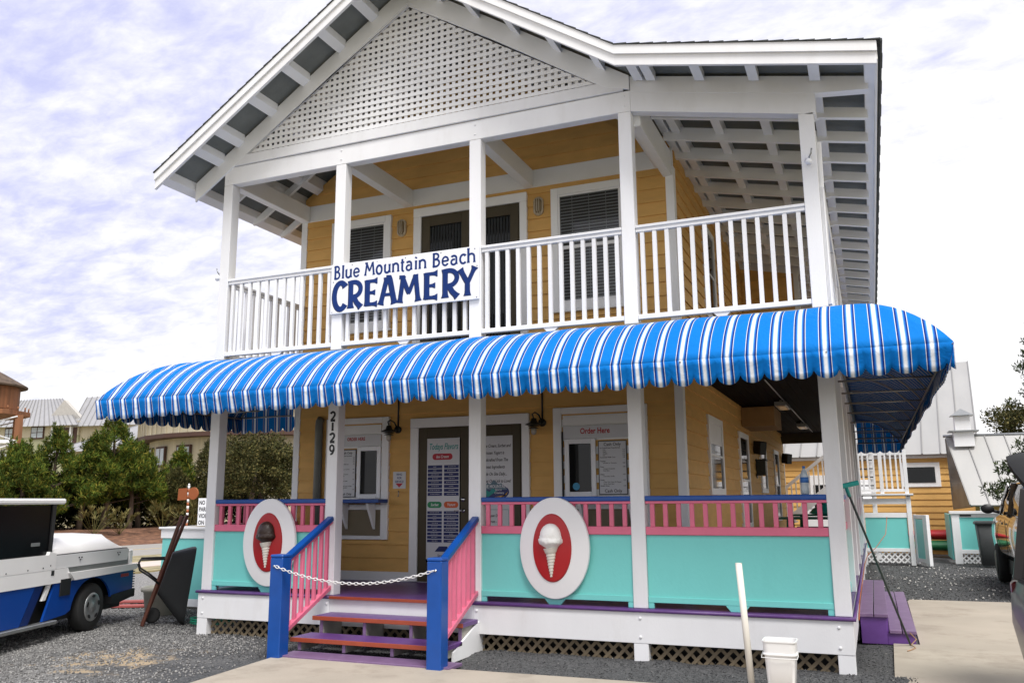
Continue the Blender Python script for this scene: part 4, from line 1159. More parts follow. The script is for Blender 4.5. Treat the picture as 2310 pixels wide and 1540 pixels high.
def bulkhead(x, z, label):
    t = thing('bulkhead_light', (x, DW - .03, z - .14), label, 'wall light', 'oval caged wall lights of the upper porch')
    yb = DW - 0.024
    LW = mat('almond_light_body', (.52, .45, .34), .45, .05)
    rr_ = lambda s, r: [(x + px_ * s, z + pz_ * s) for px_, pz_ in rrect(-.075, .075, -.14, .14, .074, 8)]
    rings = [[(p[0], yb, p[1]) for p in rr_(1, 0)], [(p[0], yb - .035, p[1]) for p in rr_(1, 0)], [(p[0], yb - .045, p[1]) for p in rr_(.93, 0)]]
    ridge_strip('body', rings, LW, t)
    rings = [[(p[0], yb - .046, p[1]) for p in rr_(.78, 0)], [(p[0], yb - .075, p[1]) for p in rr_(.70, 0)], [(p[0], yb - .09, p[1]) for p in rr_(.5, 0)]]
    ridge_strip('glass', rings, mat('ribbed_amber_glass', (.26, .20, .12), .2, .1), t)
    for i in (-1, 0, 1):
        tube('cage_bar', [(x + i * .032, yb - .04, z + .125), (x + i * .032, yb - .095, z + .08), (x + i * .032, yb - .10, z), (x + i * .032, yb - .095, z - .08), (x + i * .032, yb - .04, z - .125)], .0055, LW, t, 6)
bulkhead(1.885, 5.86, 'oval caged wall light left of the upper door')
bulkhead(4.165, 5.885, 'oval caged wall light right of the upper door')
def heater(x, y, label):
    t = thing('ceiling_heater', (x, y, 3.35), label, 'heater', 'ceiling heaters under the side porch')
    MB().box(x - .10, x + .10, y - .42, y + .42, 3.29, 3.36).box(x - .02, x + .02, y - .3, y - .26, 3.36, 3.402).box(x - .02, x + .02, y + .26, y + .3, 3.36, 3.402).build('housing', METAL, t)
    box('element', x - .07, x + .07, y - .36, y + .36, 3.280, 3.2895, mat('amber_heater_face', (.62, .45, .24), .25, .2, 8), t)  # lower face of the heater in one even amber colour
heater(6.95, 6.8, 'steel ceiling heater nearest to the front of the side porch')
heater(6.95, 11.6, 'steel ceiling heater at the far end of the side porch')
tag(tube('ceiling_conduit', [(7.0, 3.6, 3.39), (7.0, 14.4, 3.39)], .012, METAL, None, 6), 'thin grey conduit on the dark side porch ceiling', 'conduit')
def speaker(y, z, label):
    t = thing('wall_speaker', (6.2, y, z - .15), label, 'speaker', 'black speakers on the side wall')
    mk('cabinet', *beam_geo((6.2, y, z), (6.36, y - .15, z - .04), .17, .26, c=.01), BLACK, t)
    box('mount', 6.145, 6.25, y - .03, y + .03, z - .03, z + .03, BLACK, t)
speaker(8.9, 2.72, 'black wall speaker below the duct box on the side wall')
speaker(14.9, 2.75, 'black wall speaker at the far corner of the side wall')
wl = thing('wall_lantern', (6.2, 9.2, 2.1), 'dark boxy wall lantern on the side wall between two windows', 'lantern')
box('body', 6.16, 6.34, 9.1, 9.35, 2.15, 2.45, DMETAL, wl); box('cap', 6.145, 6.37, 9.08, 9.37, 2.4505, 2.48, DMETAL, wl); box('back_plate', 6.145, 6.159, 9.15, 9.3, 2.1, 2.5, DMETAL, wl)
def cam_mount(x, y, z, d, label):  # small camera bracket and head on a post, not a lamp
    t = thing('camera_mount', (x, y, z), label, 'camera mount', 'small white camera mounts clamped to the corner posts')
    MB().box(x - .025, x + .025, y - .02, y + .02, z - .05, z + .05).build('base', SIGNW, t)
    tube('arm', [(x, y - .02, z), (x + d * .03, y - .04, z + .05), (x + d * .04, y - .05, z + .10)], .009, METAL, t, 6)
    tube('head', [(x + d * .02, y - .05, z - .06), (x - d * .02, y - .09, z - .04)], .03, SIGNW, t, 12)
cam_mount(-0.02, 0.06, 4.86, -1, 'small white camera mount clamped to the left corner post')
cam_mount(7.975, -0.022, 5.25, 1, 'small white camera mount high on the right corner post')
# ================================================================ ground
def gravel_mat():
    m, t, b = nodes_of('crushed_gravel')
    n = t.nodes; l = t.links
    c = n.new('ShaderNodeTexCoord')
    v1 = n.new('ShaderNodeTexVoronoi'); v1.inputs['Scale'].default_value = 55; l.new(c.outputs['Object'], v1.inputs['Vector'])
    v2 = n.new('ShaderNodeTexVoronoi'); v2.inputs['Scale'].default_value = 130; l.new(c.outputs['Object'], v2.inputs['Vector'])
    big = n.new('ShaderNodeTexNoise'); big.inputs['Scale'].default_value = 0.8; big.inputs['Detail'].default_value = 6; big.inputs['Roughness'].default_value = .62
    l.new(c.outputs['Object'], big.inputs['Vector'])
    sp = n.new('ShaderNodeSeparateXYZ'); l.new(c.outputs['Object'], sp.inputs[0])
    def q(op, a, bb=None, cc=None, cl=False):
        k = n.new('ShaderNodeMath'); k.operation = op; k.use_clamp = cl
        for i, v in enumerate((a, bb, cc)):
            if v is None: continue
            if isinstance(v, (int, float)): k.inputs[i].default_value = v
            else: l.new(v, k.inputs[i])
        return k.outputs[0]
    # pale limestone towards the car park on the left, dark millings by the shop
    f = q('ADD', q('MULTIPLY', sp.outputs[0], -0.42), q('MULTIPLY', sp.outputs[1], -0.16))
    f = q('ADD', f, q('MULTIPLY_ADD', big.outputs['Fac'], 3.4, -1.85))
    f = q('ADD', f, 0.55, cl=True)
    dk = n.new('ShaderNodeValToRGB'); l.new(v1.outputs['Color'], dk.inputs[0])
    dk.color_ramp.elements[0].color = (.055, .057, .06, 1); dk.color_ramp.elements[1].color = (.17, .17, .17, 1); dk.color_ramp.elements[0].position = .25
    lt = n.new('ShaderNodeValToRGB'); l.new(v1.outputs['Color'], lt.inputs[0])
    lt.color_ramp.elements[0].color = (.17, .165, .16, 1); lt.color_ramp.elements[1].color = (.46, .45, .43, 1); lt.color_ramp.elements[0].position = .15
    mx = n.new('ShaderNodeMixRGB'); l.new(f, mx.inputs['Fac']); l.new(dk.outputs[0], mx.inputs['Color1']); l.new(lt.outputs[0], mx.inputs['Color2'])
    vd = n.new('ShaderNodeVectorMath'); vd.operation = 'DISTANCE'; vd.inputs[1].default_value = (0.45, -1.75, 0); l.new(c.outputs['Object'], vd.inputs[0])
    sn = n.new('ShaderNodeTexNoise'); sn.inputs['Scale'].default_value = 3.5; sn.inputs['Detail'].default_value = 6; l.new(c.outputs['Object'], sn.inputs['Vector'])
    sf = q('SUBTRACT', q('MULTIPLY', sn.outputs['Fac'], 2.6), q('MULTIPLY_ADD', vd.outputs['Value'], .9, .72))
    sf = q('MULTIPLY', sf, 2.5, cl=True)
    ms_ = n.new('ShaderNodeMixRGB'); l.new(sf, ms_.inputs['Fac']); l.new(mx.outputs[0], ms_.inputs['Color1']); ms_.inputs['Color2'].default_value = (.52, .40, .26, 1)
    mx = ms_
    m2 = n.new('ShaderNodeMixRGB'); m2.blend_type = 'MULTIPLY'; m2.inputs['Fac'].default_value = .8
    l.new(mx.outputs[0], m2.inputs['Color1'])
    r2 = n.new('ShaderNodeMapRange'); l.new(v2.outputs['Distance'], r2.inputs[0]); r2.inputs[1].default_value = 0; r2.inputs[2].default_value = .7; r2.inputs[3].default_value = 1.3; r2.inputs[4].default_value = .55
    l.new(r2.outputs[0], m2.inputs['Color2']); l.new(m2.outputs[0], b.inputs['Base Color'])
    b.inputs['Roughness'].default_value = .85
    bp = n.new('ShaderNodeBump'); bp.inputs['Strength'].default_value = .9; bp.inputs['Distance'].default_value = .012
    hh = q('ADD', q('MULTIPLY', v1.outputs['Distance'], -1.0), q('MULTIPLY', v2.outputs['Distance'], -.5))
    l.new(hh, bp.inputs['Height']); l.new(bp.outputs[0], b.inputs['Normal'])
    return m
GRAV = gravel_mat()
def gh(x, y):
    """gravel height: small humps, a low bank against the skirt"""
    z = 0.018 * mnoise.noise(Vector((x * 1.1, y * 1.1, 3))) + 0.010 * mnoise.noise(Vector((x * 3.3, y * 3.3, 1)))
    if -0.9 < y < 0.6 and x > 3.9 and x < 8.6: z += 0.055 * math.exp(-((y + .12) / .28) ** 2) * (0.7 + .5 * mnoise.noise(Vector((x * 2.2, y * 1.5, 7))))
    return z - 0.012
def grid_sheet(name, x0, x1, y0, y1, st_, f, m, kind='structure'):
    nx = int((x1 - x0) / st_); ny = int((y1 - y0) / st_)
    vs = [(x0 + (x1 - x0) * i / nx, y0 + (y1 - y0) * j / ny, 0) for j in range(ny + 1) for i in range(nx + 1)]
    vs = [(a, b, f(a, b)) for a, b, _ in vs]
    fs = [[j * (nx + 1) + i, j * (nx + 1) + i + 1, (j + 1) * (nx + 1) + i + 1, (j + 1) * (nx + 1) + i] for j in range(ny) for i in range(nx)]
    return tag(mk(name, vs, fs, m, None, True), kind=kind)
grid_sheet('gravel_lot', -8.45, 15.0, -12.0, 24.0, 0.125, gh, GRAV)
GRASS = mat('dry_lawn', (.20, .17, .085), .95, .35, 3, .8, 40, col2=(.30, .26, .15))
tag(mk('ground', [(-400, -300, -.06), (400, -300, -.06), (400, 700, -.06), (-400, 700, -.06)], [[0, 1, 2, 3]], GRASS), kind='structure')
def strip(name, x0, x1, m, z, y0=-60, y1=160, th=.12):
    g = lambda x, y: (x + .075 * (y - 12), y)
    a, b, c, d = g(x0, y0), g(x1, y0), g(x1, y1), g(x0, y1)
    vs = [(*a, z), (*b, z), (*c, z), (*d, z), (*a, z - th), (*b, z - th), (*c, z - th), (*d, z - th)]
    return tag(mk(name, vs, [[0, 1, 2, 3], [0, 4, 5, 1], [1, 5, 6, 2], [2, 6, 7, 3], [3, 7, 4, 0]], m), kind='structure')
ASPH = mat('pale_asphalt', (.30, .285, .26), .9, .08, 2, .4, 90)
CONC = mat('concrete_slab', (.40, .35, .285), .85, .09, 1.2, .3, 60, dirt=.75, dirtcol=(.21, .17, .13), dscale=1.1)
strip('verge', -11.0, -8.45, GRASS, -.004)
strip('sidewalk', -11.1, -9.5, mat('pale_sidewalk', (.52, .45, .40), .85, .06, 2), .02)
strip('verge', -14.0, -11.1, GRASS, -.002)
strip('road', -20.2, -14.0, ASPH, .0)
strip('road_line', -17.2, -17.08, mat('road_line_paint', (.5, .36, .12), .8), .004, th=.003)
STRAW = mat('pine_straw', (.10, .042, .022), .95, .4, 4, .9, 45, col2=(.18, .085, .045))
def bank(x, y):
    d = -20.2 + .075 * (y - 12) - x
    return -.01 + min(.45, max(0, d) * .11) + .05 * mnoise.noise(Vector((x * .7, y * .7, 0)))
nx, ny = 40, 110
vs = []
for j in range(ny + 1):
    y = -6 + 70 * j / ny
    for i in range(nx + 1):
        x = -20.2 + .075 * (y - 12) - 12 * i / nx
        vs.append((x, y, bank(x, y)))
fs = [[j * (nx + 1) + i, (j + 1) * (nx + 1) + i, (j + 1) * (nx + 1) + i + 1, j * (nx + 1) + i + 1] for j in range(ny) for i in range(nx)]
tag(mk('pine_straw_bank', vs, fs, STRAW, None, True), kind='structure')
tag(mk('entry_slab', *prism_geo([(2.16, -1.20), (2.32, -2.9), (12, -2.9), (12, -1.02), (6.0, -1.08)], -.06, .026, 'z'), CONC), kind='structure')
tag(mk('driveway_slab', *prism_geo([(8.45, -.95), (8.39, 0.0), (8.42, 2.04), (8.70, 2.06), (8.72, 6.6), (8.76, 6.85), (14.5, 7.1), (14.5, -.95)], -.06, .022, 'z'), CONC), kind='structure')

# ---- loose stones, real ones, one mass
def stones(name, n, x0, x1, y0, y1, s0, s1, m, cond=None):
    xs = rng.uniform(x0, x1, n * 3); ys = rng.uniform(y0, y1, n * 3)
    keep = np.array([cond(a, b) for a, b in zip(xs, ys)]) if cond else np.ones(len(xs), bool)
    xs = xs[keep][:n]; ys = ys[keep][:n]; n = len(xs)
    zs = np.array([gh(a, b) for a, b in zip(xs, ys)])
    base = np.array([(1, 0, 0), (0, 1, 0), (-1, 0, 0), (0, -1, 0), (0, 0, .8), (0, 0, -.8)], float)
    s = rng.uniform(s0, s1, n)
    V = base[None] * s[:, None, None] * rng.uniform(.6, 1.3, (n, 6, 1))
    a = rng.uniform(0, 6.28, n); ca, sa = np.cos(a), np.sin(a)
    X = V[..., 0] * ca[:, None] - V[..., 1] * sa[:, None]; Y = V[..., 0] * sa[:, None] + V[..., 1] * ca[:, None]
    P = np.stack([X + xs[:, None], Y + ys[:, None], V[..., 2] + zs[:, None] + s[:, None] * .35], -1).reshape(-1, 3)
    F_ = np.array([(0, 1, 4), (1, 2, 4), (2, 3, 4), (3, 0, 4), (1, 0, 5), (2, 1, 5), (3, 2, 5), (0, 3, 5)])
    FF = (F_[None] + (np.arange(n) * 6)[:, None, None]).reshape(-1, 3)
    return tag(fast_mesh(name, P, FF, m), kind='stuff')
def fast_mesh(name, P, FF, m, parent=None):
    me = bpy.data.meshes.new(name); k = FF.shape[1]
    me.vertices.add(len(P)); me.vertices.foreach_set('co', np.asarray(P, np.float32).ravel())
    me.loops.add(FF.size); me.loops.foreach_set('vertex_index', FF.astype(np.int32).ravel())
    me.polygons.add(len(FF)); me.polygons.foreach_set('loop_start', np.arange(0, FF.size, k, dtype=np.int32))
    me.materials.append(m); me.update(calc_edges=True); me.validate()
    o = bpy.data.objects.new(name, me); COL.objects.link(o)
    return attach(o, parent)
def island_mat(name, stops, rough=.8, transl=0, noise=0):
    m, t, b = nodes_of(name); n = t.nodes; l = t.links
    g = n.new('ShaderNodeNewGeometry'); r = n.new('ShaderNodeValToRGB'); l.new(g.outputs['Random Per Island'], r.inputs[0])
    e = r.color_ramp.elements; e[0].position = stops[0][0]; e[0].color = (*stops[0][1], 1); e[1].position = stops[-1][0]; e[1].color = (*stops[-1][1], 1)
    for p, c in stops[1:-1]: x = e.new(p); x.color = (*c, 1)
    out = r.outputs[0]
    if noise:
        c = n.new('ShaderNodeTexCoord'); nn = n.new('ShaderNodeTexNoise'); nn.inputs['Scale'].default_value = noise; nn.inputs['Detail'].default_value = 3
        l.new(c.outputs['Object'], nn.inputs['Vector'])
        mr = n.new('ShaderNodeMapRange'); l.new(nn.outputs['Fac'], mr.inputs[0]); mr.inputs[1].default_value = .35; mr.inputs[2].default_value = .65; mr.inputs[3].default_value = .55; mr.inputs[4].default_value = 1.35
        mm = n.new('ShaderNodeMixRGB'); mm.blend_type = 'MULTIPLY'; mm.inputs['Fac'].default_value = 1; l.new(out, mm.inputs['Color1']); l.new(mr.outputs[0], mm.inputs['Color2']); out = mm.outputs[0]
    l.new(out, b.inputs['Base Color']); b.inputs['Roughness'].default_value = rough; b.inputs['Specular IOR Level'].default_value = .15
    if transl:
        tr = n.new('ShaderNodeBsdfTranslucent'); l.new(out, tr.inputs['Color']); ms = n.new('ShaderNodeMixShader'); ms.inputs[0].default_value = transl
        l.new(b.outputs[0], ms.inputs[1]); l.new(tr.outputs[0], ms.inputs[2]); l.new(ms.outputs[0], n['Material Output'].inputs['Surface'])
    MATS[name] = m
    return m
LST = island_mat('limestone_chips', [(0, (.11, .108, .105)), (.6, (.23, .225, .22)), (1, (.36, .35, .335))])
DST = island_mat('dark_chips', [(0, (.035, .036, .038)), (.9, (.13, .13, .13)), (.985, (.18, .18, .17)), (1, (.42, .40, .38))])
stones('limestone_gravel', 42000, -6, 2.0, -5.5, 2.5, .008, .018, LST, lambda a, b: random.random() < max(.06, min(1, .55 - .30 * a - .16 * b + 1.1 * mnoise.noise(Vector((a * .8, b * .8, 5))))))
stones('dark_gravel', 22000, -3.5, 9.0, -1.3, 6, .005, .011, DST, lambda a, b: (b < 0.3 or a > 8.05 or a < -.2) and not (a > 2.1 and b < -1.15))
stones('pale_shell_chips', 220, 8.1, 11.5, 6.9, 15, .010, .026, island_mat('shell_chips', [(0, (.5, .48, .45)), (1, (.75, .72, .68))]), lambda a, b: random.random() < .35 + .8 * mnoise.noise(Vector((a, b, 2))))
stones('dark_gravel', 7000, 8.1, 13, 6.9, 16, .008, .018, DST)
# ================================================================ things beside the porch
pw = tag(tube('plastic_pipe', [(7.215, -1.0, -0.06), (7.15, -1.0, 1.10)], .030, mat('cream_pvc', (.76, .72, .64), .35, .03, 3), None, 20), 'cream white plastic pipe standing upright in front of the right porch bay', 'pipe')
attach(lathe('socket', [(.0245, 0), (.0305, 0), (.0305, .004), (.0245, .004), (.0245, 0)], (7.15, -1.0, 1.1005), MATS['cream_pvc'], None, 20), pw)
bk = thing('plastic_bucket', (7.47, -.98, 0), 'translucent white square plastic bucket without a lid on the concrete', 'bucket')
BUC = mat('white_bucket_plastic', (.78, .77, .75), .35, .03, 3)
def bring(hw, z, r=.05): return [(7.47 + a, -.98 + b, z) for a, b in rrect(-hw, hw, -hw * .93, hw * .93, r, 5)]
rings = [bring(.108, .030), bring(.115, .036), bring(.131, .33), bring(.145, .335), bring(.145, .345), bring(.136, .352), bring(.141, .44), bring(.147, .443), bring(.147, .452), bring(.135, .452), bring(.132, .44), bring(.112, .05)]
smooth_angle(ridge_strip('tub', rings, BUC, bk), 50)
tube('bail', [(7.325, -.98, .36), (7.318, -1.05, .33), (7.32, -1.12, .315), (7.47, -1.13, .312), (7.62, -1.12, .315), (7.622, -1.05, .33), (7.615, -.98, .36)], .004, BUC, bk, 6)
pol = thing('squeegee_pole', (8.6, 2.0, 0), 'long dark pole with teal plastic head leaning on the right porch corner', 'pole')
tube('pole', [(8.60, 1.95, .02), (8.075, .62, 1.79)], .0125, mat('green_black_pole', (.03, .05, .045), .4), pol, 10)
mk('head', *beam_geo((8.03, .54, 1.80), (8.20, .62, 1.84), .05, .05, c=.01), mat('teal_plastic', (.01, .35, .31), .4), pol)
tube('socket', [(8.10, .68, 1.70), (8.07, .60, 1.82)], .02, MATS['teal_plastic'], pol, 10)
tag(tube('power_cord', [(8.60, 1.95, .16), (8.66, 1.9, .10), (8.60, 1.82, .05), (8.64, 1.75, .03), (8.60, 1.62, .03), (8.55, 1.50, .03)], .006, mat('tan_cord', (.35, .20, .10), .6), None, 6), 'short tan cord curling at the foot of the leaning pole', 'cord')
tag(tube('red_wire', [(8.62, 14.9, 1.2), (8.55, 14.2, .8), (8.30, 13.6, .5), (8.12, 12, .42), (8.10, 8, .5), (8.09, 2.0, .48), (8.10, .6, .45)], .008, mat('orange_wire', (.5, .14, .06), .6), None, 5), 'thin orange wire running from the rear landing along the porch edge', 'wire')
# water bottle on the rail
PL = mat('clear_bottle_plastic', (.40, .46, .50), .12, .05, 5, spec=.7)
wb = thing('water_bottle', (7.70, .065, 1.72), 'clear water bottle with blue label standing on the blue porch rail', 'bottle')
lathe('bottle', [(.034, 0), (.04, .01), (.041, .05), (.038, .08), (.041, .11), (.041, .18), (.030, .225), (.014, .255), (.013, .27)], (7.70, .065, 1.7195), PL, wb, 18)
lathe('label', [(.0418, .118), (.0418, .172)], (7.70, .065, 1.7195), mat('blue_label', (.03, .14, .42), .4), wb, 18)
lathe('cap', [(.0155, .262), (.0155, .285), (.0001, .286)], (7.70, .065, 1.7195), MATS['blue_label'], wb, 14)
# picnic tables on the side porch
GRT = mat('green_table_paint', (.02, .16, .10), .5, .1, 6)
def picnic(y, label):
    t = thing('picnic_table', (7.1, y, ZD), label, 'table', 'green picnic tables on the side porch')
    for k in range(5): box('table_board', 6.55, 7.75, y - .38 + k * .155, y - .38 + k * .155 + .148, 1.27, 1.31, GRT, t)
    for s in (-1, 1):
        for k in range(2): box('bench_board', 6.55, 7.75, y + s * .70 - .14 + k * .145, y + s * .70 - .14 + k * .145 + .138, .96, 1.0, GRT, t)
    for x in (6.75, 7.55):
        beam('leg', (x, y - .30, 1.26), (x, y - .72, ZD + .02), .09, .04, GRT, t); beam('leg', (x, y + .30, 1.26), (x, y + .72, ZD + .02), .09, .04, GRT, t)
        box('cross_bar', x - .02 + .045, x + .02 + .045, y - .8, y + .8, .89, .958, GRT, t)
picnic(9.2, 'green picnic table nearer to the front of the side porch')
picnic(12.6, 'green picnic table at the rear of the side porch')
umb = thing('teal_umbrella', (7.55, 9.2, 1.3), 'folded teal cloth umbrella lying over the green table', 'umbrella')
lathe('canopy', [(.02, .0), (.32, .06), (.25, .14), (.12, .22), (.02, .27)], (7.45, 9.0, 1.33), MATS['teal_plastic'], umb, 12)

# ---- wheelbarrow leaning upright
whb = thing('wheelbarrow', (-1.2, .6, 0), 'wheelbarrow stood upright on its nose with dark tub and reddish wooden handles', 'wheelbarrow')
TUB = mat('charcoal_tub', (.018, .019, .020), .6, .1, 4, .1, spec=.25)
RW = mat('reddish_wood', (.10, .03, .018), .6, .3, 6, .3, stretch=(1, 1, .2), dirt=.5, dirtcol=(.16, .10, .06))
WO = Vector((-1.31, .32, 0)); WR_ = Vector((.707, .707, 0)); WV = Vector((-.707, .707, 0))
def WP(a, b, z): return WO + WR_ * a * .86 + WV * b + Vector((0, 0, z))
def tubring(f, sh=0):
    """f=0 rim, f=1 tub floor"""
    A = Vector((.70, 0, 1.04)).lerp(Vector((.40, 0, .98)), f); B = Vector((.56, 0, .02)).lerp(Vector((.20, 0, .42)), f)
    y0, y1 = -.33 + .10 * f, .33 - .10 * f
    pts = []
    for a, b in rrect(0, 1, 0, 1, .16, 5):
        p = A.lerp(B, a); pts.append(WP(p.x + sh, y0 + (y1 - y0) * b, p.z))
    return pts
smooth_angle(ridge_strip('tub', [tubring(1), tubring(.5), tubring(.03), tubring(-.03, .01), tubring(-.06, .045), tubring(.0, .04), tubring(.5, .01), tubring(.93, .01)], TUB, whb), 40)
for s_ in (-1, 1):
    beam('handle', WP(0, s_ * .10, -.01), WP(.50 + (.10 if s_ > 0 else 0), s_ * .29, 1.50), .042, .048, RW, whb, c=.008)
    tube('leg', [WP(.22, s_ * .2, .56), WP(.05, s_ * .22, .68), WP(-.09, s_ * .22, .76), WP(-.12, s_ * .22, .84), WP(-.08, s_ * .22, .90), WP(.30, s_ * .22, .90)], .013, BLACK, whb, 8)
tube('cross_brace', [WP(.22, -.2, .70), WP(.22, .2, .70)], .012, BLACK, whb, 6)
_v, _f = lathe_geo([(.02, -.03), (.07, -.035), (.10, -.03), (.11, 0), (.10, .03), (.07, .035), (.02, .03)], (0, 0, 0), 20)
mk('wheel', [WP(.14 + p[0] / .86, p[2], .12 + p[1]) for p in _v], _f, mat('black_rubber', (.015, .015, .015), .8), whb, True)
pl = thing('planter_tub', (-1.75, 1.3, 0), 'weathered cream planter tub behind the wheelbarrow', 'planter')
lathe('tub', [(.22, 0), (.26, .02), (.30, .34), (.34, .36), (.34, .42), (.30, .42), (.27, .36), (.0001, .34)], (-1.95, 1.35, -.01), PLANTW, pl, 24)
lathe('soil', [(.29, 0), (.0001, .03)], (-1.95, 1.35, .345), mat('dark_soil', (.05, .035, .025), .95), pl, 20)
HOSE = mat('green_hose', (.01, .24, .14), .45)
hp = []
for i in range(70):
    a = i * .28
    hp.append((-.35 + (.30 + .03 * math.sin(i * .7)) * math.cos(a), .62 + .22 * math.sin(a), .02 + .0012 * i))
tag(tube('garden_hose', hp, .011, HOSE, None, 7), 'green garden hose coiled on the gravel beside the left porch post', 'hose')
# teal enclosure with white rim behind the wheelbarrow
en = thing('utility_enclosure', (-1.2, 2.2, 0), 'aqua panelled enclosure with white top rim beside the left porch corner', 'enclosure')
TEAL2 = TEAL
for (a, b, c_, d_) in ((-2.75, -.02, 2.05, 2.11), (-2.75, -2.69, 2.111, 3.6)):
    box('panel', a, b, c_, d_, .14, 1.10, TEAL2, en)
    box('base_rail', a - .005, b, c_ - .006, d_, .02, .139, WHITE2, en)
    box('top_rail', a - .02, b, c_ - .02, d_ + .01, 1.101, 1.25, WHITE2, en)
    box('cap', a - .05, b, c_ - .05, d_ + .03, 1.251, 1.285, WHITE2, en)
PB = mat('faded_red_board', (.36, .085, .075), .8, .15, 6, .3)
for k, (x, y, a) in enumerate(((-3.15, 1.75, 28), (-3.45, 2.35, 35))):
    o = box('painted_board', -.50, .50, -.10, .10, 0, .035, PB); o.location = (x, y, .005); o.rotation_euler = (0, 0, R(a))
    tag(o, ('faded red board lying on gravel nearest to the cart', 'faded red board lying on gravel farther from the cart')[k], 'board', 'faded red boards on the gravel')
# no parking sign
np_ = thing('parking_sign', (-5.6, 6, 0), 'white no parking sign on a post, half hidden by the porch post', 'sign')
box('plate', -5.66, -5.20, 5.99, 6.0, 1.17, 1.78, SIGNW, np_)
tube('post', [(-5.42, 6.03, 0), (-5.42, 6.03, 1.8)], .025, METAL, np_, 8)
for i, s_ in enumerate(('NO', 'PARKING', 'VIOL', 'ON')): text('lettering', s_, -5.63, 1.64 - i * .145, .13, INKB, np_, 5.988, 'LEFT', .8, .02)
# orange crossing marker
ck = thing('crossing_marker', (-21.9, 22.9, 0), 'orange rail style marker with square and round blades on a candy striped pole', 'marker')
ORG = mat('orange_blade', (.33, .10, .035), .6, .06, 4)
bz = bank(-21.9, 22.9)
for k in range(14):
    z0 = bz + k * .16
    lathe('pole_band', [(.055, 0), (.055, .16)], (-21.9, 22.9, z0), WHITE if k % 2 else ORG, ck, 12)
lathe('pole_tip', [(.055, 0), (.04, .08), (.0001, .10)], (-21.9, 22.9, bz + 2.24), WHITE, ck, 12)
mk('square_blade', *prism_geo([(-22.52, 1.80), (-21.97, 1.83), (-21.97, 2.38), (-22.49, 2.36)], 22.85, 22.89, 'y'), ORG, ck)
prism('round_blade', ell(-21.56, 2.12, .29, .29, 28), 22.83, 22.89, ORG, ck)

# ================================================================ electric utility cart
CO = Vector((-1.60, -.30, 0)); CU = Vector((-.32, .947, 0)).normalized(); CN = Vector((CU.y, -CU.x, 0))
def CP(s, t, z): return CO + CU * s - CN * t + Vector((0, 0, z))
cart = thing('utility_cart', CP(-.9, .7, 0), 'white and blue electric utility cart with dark cab parked at the left', 'cart')
CW = 1.36
CWH = mat('cart_white_body', (.86, .85, .84), .35, .03, 2, coat=.3); CBL = mat('cart_blue_body', (.004, .05, .28), .35, .06, 2, spec=.3, coat=.15)
CGR = mat('cart_grey_recess', (.16, .17, .165), .5)
def side_panel(name, poly, t0, t1, m, parent=cart, both=True):
    out = []
    for a, b in ((t0, t1), (CW - t1, CW - t0)) if both else ((t0, t1),):
        n = len(poly)
        vs = [CP(s, a, z) for s, z in poly] + [CP(s, b, z) for s, z in poly]
        fs = [list(range(n))[::-1], [n + k for k in range(n)]] + [[i, (i + 1) % n, (i + 1) % n + n, i + n] for i in range(n)]
        out.append(mk(name, vs, fs, m, parent))
    return out
def cbox(name, s0, s1, t0, t1, z0, z1, m, parent=cart, c=.008):
    v, f = chbox(s0, s1, t0, t1, z0, z1, c)
    return mk(name, [CP(*p) for p in v], f, m, parent)
cbox('chassis', -3.0, .95, .12, CW - .12, .20, .80, BLACK)
arch = [(-.02 + .50 * math.cos(R(a)), .27 + .42 * math.sin(R(a))) for a in range(172, 14, -12)]
side_panel('blue_side', [(-1.10, .25), (-.62, .28), (-.52, .32)] + arch + [(.50, .41), (1.05, .44), (1.05, .715), (-.90, .69)], 0, .03, CBL)
side_panel('blue_side', [(-3.0, .26), (-1.55, .25), (-1.30, .69), (-3.0, .69)], 0, .03, CBL)
side_panel('blue_band', [(-1.54, .25), (-1.38, .25), (-1.13, .69), (-1.29, .69)], .004, .034, mat('cart_navy_band', (.004, .02, .12), .35))
side_panel('slit_trim', [(-1.13, .5), (-1.06, .5), (-.96, .69), (-1.02, .69)], .010, .04, CWH)
side_panel('wheel_liner', [(-.02 + .50 * math.cos(R(a)), .27 + .42 * math.sin(R(a))) for a in range(180, -1, -12)], .12, .40, BLACK)
side_panel('rear_bumper', [(.47, .28), (.60, .27), (1.08, .33), (1.08, .435), (.47, .405)], -.01, .10, BLACK)
cbox('rear_bumper', 1.05, 1.12, -.01, CW + .01, .32, .44, BLACK)
side_panel('white_belt', [(-3.0, .691), (-.55, .691), (-.66, .865), (-3.0, .865)], -.012, .03, CWH)
side_panel('rub_rail', [(-.55, .70), (1.0, .716), (1.08, .735), (1.06, .80), (-.66, .80)], -.05, .03, CWH)
side_panel('recess', [(-.66, .80), (.90, .80), (.90, .868), (-.66, .868)], .015, .05, CGR)
side_panel('upper_panel', [(-.98, .869), (.84, .869), (.88, 1.0), (.84, 1.035), (-.98, 1.035)], -.004, .05, mat('cart_grey_panel', (.72, .72, .72), .35, .03, 2))
side_panel('cab_sill', [(-3.0, .866), (-.94, .866), (-.94, 1.06), (-1.08, 1.09), (-1.10, 1.05), (-3.0, 1.05)], -.014, .05, CWH)
cbox('rear_gate', .97, 1.06, .03, CW - .03, .45, 1.0, CWH)
cbox('bed_floor', -.95, .97, .05, CW - .05, .80, 1.0, BLACK)
for k in range(7): cbox('louvre', 1.05, 1.10, -.005, .06, .46 + k * .036, .475 + k * .036, BLACK, c=.002)
cbox('side_marker', .70, .92, -.003, .0, .63, .675, INKR, c=.001)
cbox('charge_door', -.80, -.57, -.016, -.001, .52, .73, BLACK)
cbox('sill_step', -3.0, -.88, -.06, .06, .20, .245, METAL)
hr = []
